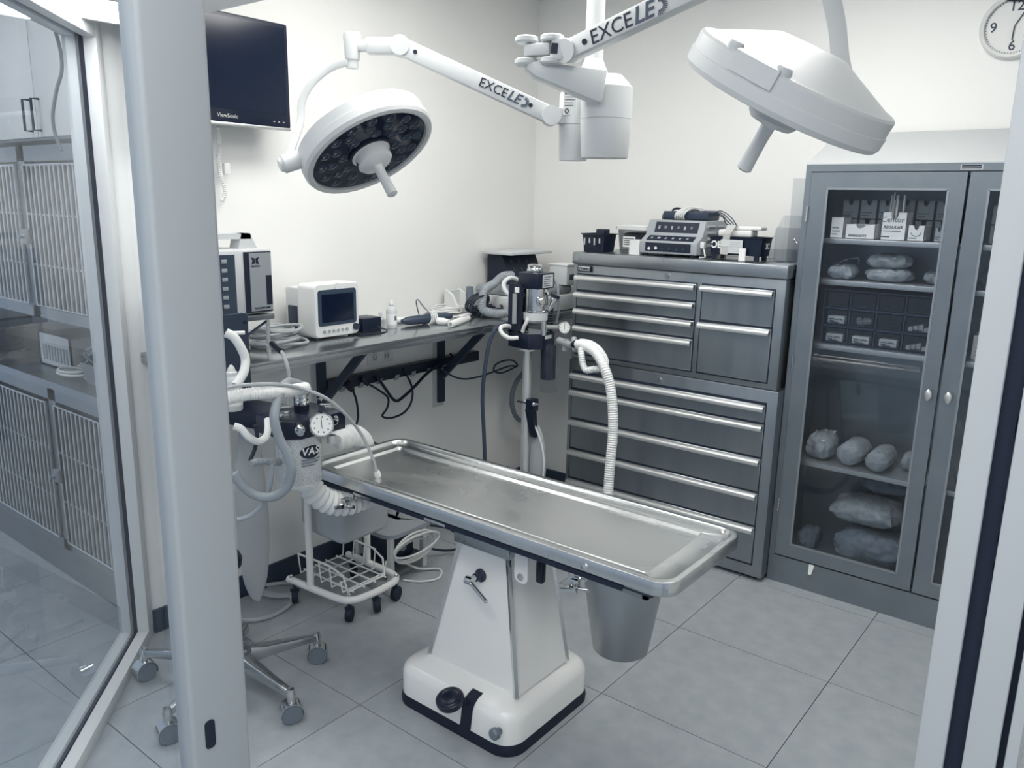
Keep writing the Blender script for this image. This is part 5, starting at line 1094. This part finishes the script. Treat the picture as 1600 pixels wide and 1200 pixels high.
obj('side_cable', MB().tube([(-2.208, 3.092, 1.373), (-2.188, 3.107, 1.340), (-2.182, 3.111, 1.280), (-2.191, 3.129, 1.217), (-2.211, 3.139, 1.152)], .006, 7), TUBEG, an, world=True)
# clamp with black clip, resting bag
cl = obj('bag_clamp', MB().rbox(AX + .018, AX + .062, AY - .03, AY + .02, .735, .795, .004), BLACK, an, world=True)
obj('clamp_bolt', MB().cyl((AX - .03, AY - .03, .775), (AX + .085, AY - .012, .775), .0045, n=8).sphere((AX + .062, AY - .022, .775), .011, n=10), CHROME, cl, world=True)
obj('clip_jaw', MB().loft([[V(AX + .03 + a_, AY + b_, z) for a_, b_ in ((-.022, -.02), (.022, -.02), (.022, .015), (-.022, .015))] for z, k in ((.74, 0),)] + [[V(AX + .050 + a_, AY + .005 + b_, .605) for a_, b_ in ((-.015, -.012), (.015, -.012), (.015, .01), (-.015, .01))]]), BLACK, cl, world=True)
L = []
for z, w_, dx in ((.66, .012, .045), (.62, .03, .05), (.56, .042, .055), (.48, .050, .058), (.40, .048, .055), (.33, .036, .05), (.29, .016, .048)):
    L.append([V(AX + dx + w_ * math.cos(a), AY + .03 + .55 * w_ * math.sin(a), z) for a in [2 * PI * k / 16 for k in range(16)]])
obj('breathing_bag', MB().loft(L), mat('pale latex', .66, .55), an, world=True, smooth=60)
obj('strap', MB().tube([(AX + .045, AY - .0, .68), (AX + .085, AY + .005, .60), (AX + .108, AY + .01, .50), (AX + .100, AY + .015, .38), (AX + .08, AY + .02, .30)], .005, 7), WHITEM, an, world=True)

# ================================================================ on top of the tool chest
CT = 1.476
bkx = thing('plastic_basket', 'black plastic basket at the left end of the tool chest', 'basket', (-2.255, 3.565, CT))
b = MB(); o = [(-.058, .058, -.06, .06, .014, 0), (-.066, .066, -.07, .07, .018, .085), (-.073, .073, -.078, .078, .02, .087), (-.073, .073, -.078, .078, .02, .092), (-.064, .064, -.067, .067, .018, .092), (-.055, .055, -.057, .057, .014, .004)]
b.loft(rings(o, 4)); obj('body', b, BLACK, bkx)
for k in range(4): obj('side_slot', MB().box(-.048 + k * .03, -.042 + k * .03, -.0715 + .002 * 0, -.066, .035 + .01 * (k % 2), .07), OFFW, bkx)
obj('contents', MB().rbox(-.005, .045, -.03, .03, .02, .115, .006), BLACK, bkx)
tb = thing('plastic_tub', 'clear plastic tub with a white lid on the tool chest', 'tub', (-2.083, 3.675, CT))
obj('body', MB().loft(rings([(-.078, .078, -.075, .075, .02, 0), (-.088, .088, -.088, .088, .025, .118), (-.085, .085, -.084, .084, .023, .118), (-.075, .075, -.071, .071, .018, .003)], 4)), glassmat('cloudy tub plastic', .72, .15, 1.3), tb)
obj('contents', MB().rbox(-.06, .065, -.06, .06, .03, .10, .012), mat('tub contents', .35, .7), tb)
obj('lid', MB().loft(rings([(-.094, .094, -.096, .096, .025, .116), (-.096, .096, -.098, .098, .026, .134), (-.09, .09, -.09, .09, .022, .138), (-.07, .07, -.07, .07, .02, .134)], 4)), WHITEM, tb)
lbx = obj('paper_label', MB().box(-.045, .025, -.0865, -.085, .030, .082), CARD, tb); b = MB()
for k in range(4): b.box(-.04, .01 + .008 * (k % 2), -.0875, -.0866, .04 + k * .010, .044 + k * .010)
obj('print', b, INK, lbx)
single('paper_roll', MB().loft([[V(x, y, z) for x, y in rrect(-2.045, -1.985, 3.50, 3.545, .012, 4)] for z in (CT, CT + .072)]), WHITEM, 'small white paper carton in front of the clear tub', 'carton')
# electrosurgical unit
es = thing('electrosurgical_unit', 'grey electrosurgical unit with dark control panels on the tool chest', 'electrosurgical unit', (-1.83, 3.66, CT))
GB = mat('warm grey case', .62, .5)
prof = [(3.505, .012), (3.505, .068), (3.560, .100), (3.590, .170), (3.82, .170), (3.82, .012)]
obj('case', MB().loft([[V(x, y, CT + z) for y, z in prof] for x in (-1.985, -1.680)]), GB, es, world=True, bevel=.006)
for x in (-1.96, -1.71):
    for y in (3.53, 3.79): obj('foot', MB().cyl((x, y, CT), (x, y, CT + .013), .012, n=10), RUBBER, es, world=True)
def panel(p0, p1, x0, x1, nm='panel'):
    (ya, za), (yb, zb) = p0, p1; n = Vector((0, -(zb - za), yb - ya)).normalized() * .0016
    return obj(nm, MB().loft([[V(x0, ya, CT + za), V(x1, ya, CT + za), V(x1, yb, CT + zb), V(x0, yb, CT + zb)], [V(x0, ya, CT + za) + n, V(x1, ya, CT + za) + n, V(x1, yb, CT + zb) + n, V(x0, yb, CT + zb) + n]]), INK, es, world=True), n
def lerp2(a, b_, t_): return (a[0] + (b_[0] - a[0]) * t_, a[1] + (b_[1] - a[1]) * t_)
for (i0, t0, t1, x0, x1) in ((0, .18, .92, -1.952, -1.712), (1, .18, .84, -1.955, -1.708), (2, .16, .86, -1.94, -1.712)):
    a0, a1 = lerp2(prof[i0 + 0], prof[i0 + 1], t0) if i0 else lerp2(prof[0], prof[1], t0), lerp2(prof[i0], prof[i0 + 1], t1)
    pn, nn = panel(a0, a1, x0, x1)
    for k in range(6):
        xx = x0 + .022 + k * (x1 - x0 - .04) / 5.5; c0 = lerp2(a0, a1, .30 + .08 * (k % 2)); c1 = lerp2(a0, a1, .62)
        cc_ = V(xx, c0[0], CT + c0[1]) + nn * 1.1; ce = V(xx, c1[0], CT + c1[1]) + nn * 1.1
        if i0 == 0:
            obj('socket', MB().cyl(cc_ - V(0, .001, 0), cc_ + V(0, -.003, 0), .0075, n=12), WHITEM if k < 2 else DARKG, pn, world=True)
        else:
            obj('key', MB().bar(cc_, ce, .010 if k != 1 else .014, .0012, up=nn), (WHITEM if (k in (1, 3) and i0 == 1) else GREYP if k % 2 == 0 or i0 == 1 else MIDG), pn, world=True)
for r_ in range(2):
    for k in range(4): obj('vent_slat', MB().loft([[V(-1.680, 3.60 + r_ * .10, CT + .045 + k * .030), V(-1.680, 3.68 + r_ * .10, CT + .045 + k * .030), V(-1.670, 3.68 + r_ * .10, CT + .052 + k * .030), V(-1.670, 3.60 + r_ * .10, CT + .052 + k * .030)], [V(-1.680, 3.60 + r_ * .10, CT + .062 + k * .030), V(-1.680, 3.68 + r_ * .10, CT + .062 + k * .030), V(-1.675, 3.68 + r_ * .10, CT + .060 + k * .030), V(-1.675, 3.60 + r_ * .10, CT + .060 + k * .030)]]), GB, es, world=True)
obj('side_plug', MB().rbox(-1.680, -1.660, 3.535, 3.56, CT + .045, CT + .075, .004), WHITEM, es, world=True)
obj('side_lead', MB().tube([(-1.665, 3.545, CT + .045), (-1.655, 3.54, CT + .02), (-1.650, 3.53, CT + .006), (-1.66, 3.50, CT + .006)], .004, 7), OFFW, es, world=True)
fp_ = thing('foot_switch_pouch', 'dark flat pouch on top of the electrosurgical unit', 'pouch', (-1.80, 3.70, CT + .172))
obj('pouch', MB().loft([[V(x, y, z) for y, z in rrect(3.63 + e, 3.78 - e, CT + .172, CT + .172 + h_, .010, 3)] for x, e, h_ in ((-1.955, .03, .022), (-1.93, .0, .040), (-1.85, .005, .042), (-1.80, .0, .040), (-1.715, .0, .046), (-1.70, .01, .038))]), DARKG, fp_, world=True)
b = MB(); obj('tab', MB().tube([(-1.90, 3.66, CT + .214), (-1.885, 3.67, CT + .225), (-1.86, 3.68, CT + .222), (-1.84, 3.67, CT + .214)], .006, 6), INK, fp_, world=True)
t = thing('white_cord_bundle', 'bundle of white cord tied round the dark pouch', 'cord bundle', (-1.835, 3.68, CT + .172))
for k in range(5): obj('loop', MB().tube([(-1.855 + k * .011 + .012 * math.sin(a), 3.695 + .085 * math.cos(a), CT + .196 + .030 * math.sin(a)) for a in [2 * PI * q / 12 for q in range(12)]], .0042, 6, 3, closed=True), WHITEM, t, world=True)
obj('tail', MB().tube([(-1.83, 3.63, CT + .215), (-1.80, 3.64, CT + .232), (-1.765, 3.66, CT + .230), (-1.74, 3.68, CT + .225)], .004, 6), WHITEM, t, world=True)
t = thing('thin_leads', 'thin dark leads arching from the pouch down behind the black tray', 'leads', (-1.62, 3.72, CT))
for k in range(4): obj('lead', MB().tube([(-1.70, 3.70 + .01 * k, CT + .20), (-1.665, 3.70 + .012 * k, CT + .218 - .01 * k), (-1.62 - .01 * k, 3.71 + .01 * k, CT + .195 - .012 * k), (-1.585 - .012 * k, 3.72, CT + .150), (-1.578 - .01 * k, 3.72, CT + .120)], .0028, 6), mat('slate bezel', .24, .3), t, world=True)
# black tray with white supplies
bt = thing('black_tray', 'black plastic tray with pale marks near the cabinet', 'tray', (-1.51, 3.60, CT))
o = [(-.12, .12, -.055, .055, .008, .022), (-.128, .128, -.062, .062, .010, .100), (-.132, .132, -.066, .066, .012, .102), (-.132, .132, -.066, .066, .012, .107), (-.122, .122, -.058, .058, .008, .107), (-.115, .115, -.05, .05, .006, .026)]
obj('body', MB().loft(rings(o, 3)), BLACK, bt)
for x in (-.10, .10):
    for y in (-.045, .045): obj('leg', MB().box(x - .010, x + .010, y - .008, y + .008, 0, .024), BLACK, bt)
text('ƆE', .042, (-1.60, 3.5385, CT + .066), X, Z, CARD, bt, bold=.0015); text('3C', .036, (-1.3805, 3.60, CT + .066), Y, Z, OFFW, bt, bold=.001)
pk_ = thing('paper_pack', 'white folded paper packs lying in the black tray', 'paper', (-1.51, 3.61, CT + .105))
obj('pack', MB().rbox(-.10, .06, -.04, .04, .0, .030, .006), WHITEM, pk_); obj('pack', MB().rbox(-.04, .10, -.03, .05, .031, .048, .006), CARD, pk_)
pt = thing('paper_strip', 'white paper strip draped over the front of the black tray', 'paper', (-1.545, 3.53, CT + .03))
obj('strip', MB().loft([[V(-1.555, 3.62, CT + .158), V(-1.515, 3.62, CT + .158)], [V(-1.56, 3.56, CT + .157), V(-1.52, 3.56, CT + .157)], [V(-1.565, 3.530, CT + .120), V(-1.53, 3.530, CT + .120)], [V(-1.572, 3.525, CT + .025), V(-1.537, 3.525, CT + .025)]], cap=False), CARD, pt, world=True)
cdn = thing('index_card', 'pale printed card clipped to the front of the black tray', 'card', (-1.50, 3.53, CT + .03)); obj('card', MB().box(-1.575, -1.47, 3.527, 3.531, CT + .032, CT + .092), OFFW, cdn, world=True)
b = MB()
for k in range(5): b.box(-1.53, -1.478, 3.5262, 3.5268, CT + .04 + k * .010, CT + .0415 + k * .010)
obj('print', b, GREYP, cdn, world=True)
single('white_tab', MB().box(-1.478, -1.448, 3.515, 3.524, CT + .001, CT + .058), CARD, 'small white card tab standing before the black tray', 'card')
# clear acrylic holder
ah = thing('acrylic_holder', 'clear acrylic tiered brochure holder beside the cabinet', 'holder', (-1.315, 3.72, CT))
obj('base', MB().box(-.085, .075, -.075, .10, 0, .004), CLEAR, ah)
for y, z, x0, x1 in ((.085, .372, -.05, .062), (.035, .205, -.058, .060), (-.015, .150, -.075, .055), (-.065, .055, -.082, .05)): obj('tier', MB().box(x0, x1, y, y + .004, .004, z), CLEAR, ah)
for x in (-.082, .058): obj('side', MB().loft([[V(x, y, z) for y, z in ((-.07, .004), (.09, .004), (.09, .20), (.0, .13), (-.07, .04))], [V(x + .003, y, z) for y, z in ((-.07, .004), (.09, .004), (.09, .20), (.0, .13), (-.07, .04))]]), CLEAR, ah)
single('wire_hook', MB().tube([(-1.298, 3.715, CT + .09), (-1.302, 3.712, CT + .10), (-1.29, 3.71, CT + .085), (-1.278, 3.712, CT + .088), (-1.272, 3.715, CT + .10)], .003, 6), CHROME, 'small bright hook inside the acrylic holder', 'hook')
# small things by the cabinet foot and the door
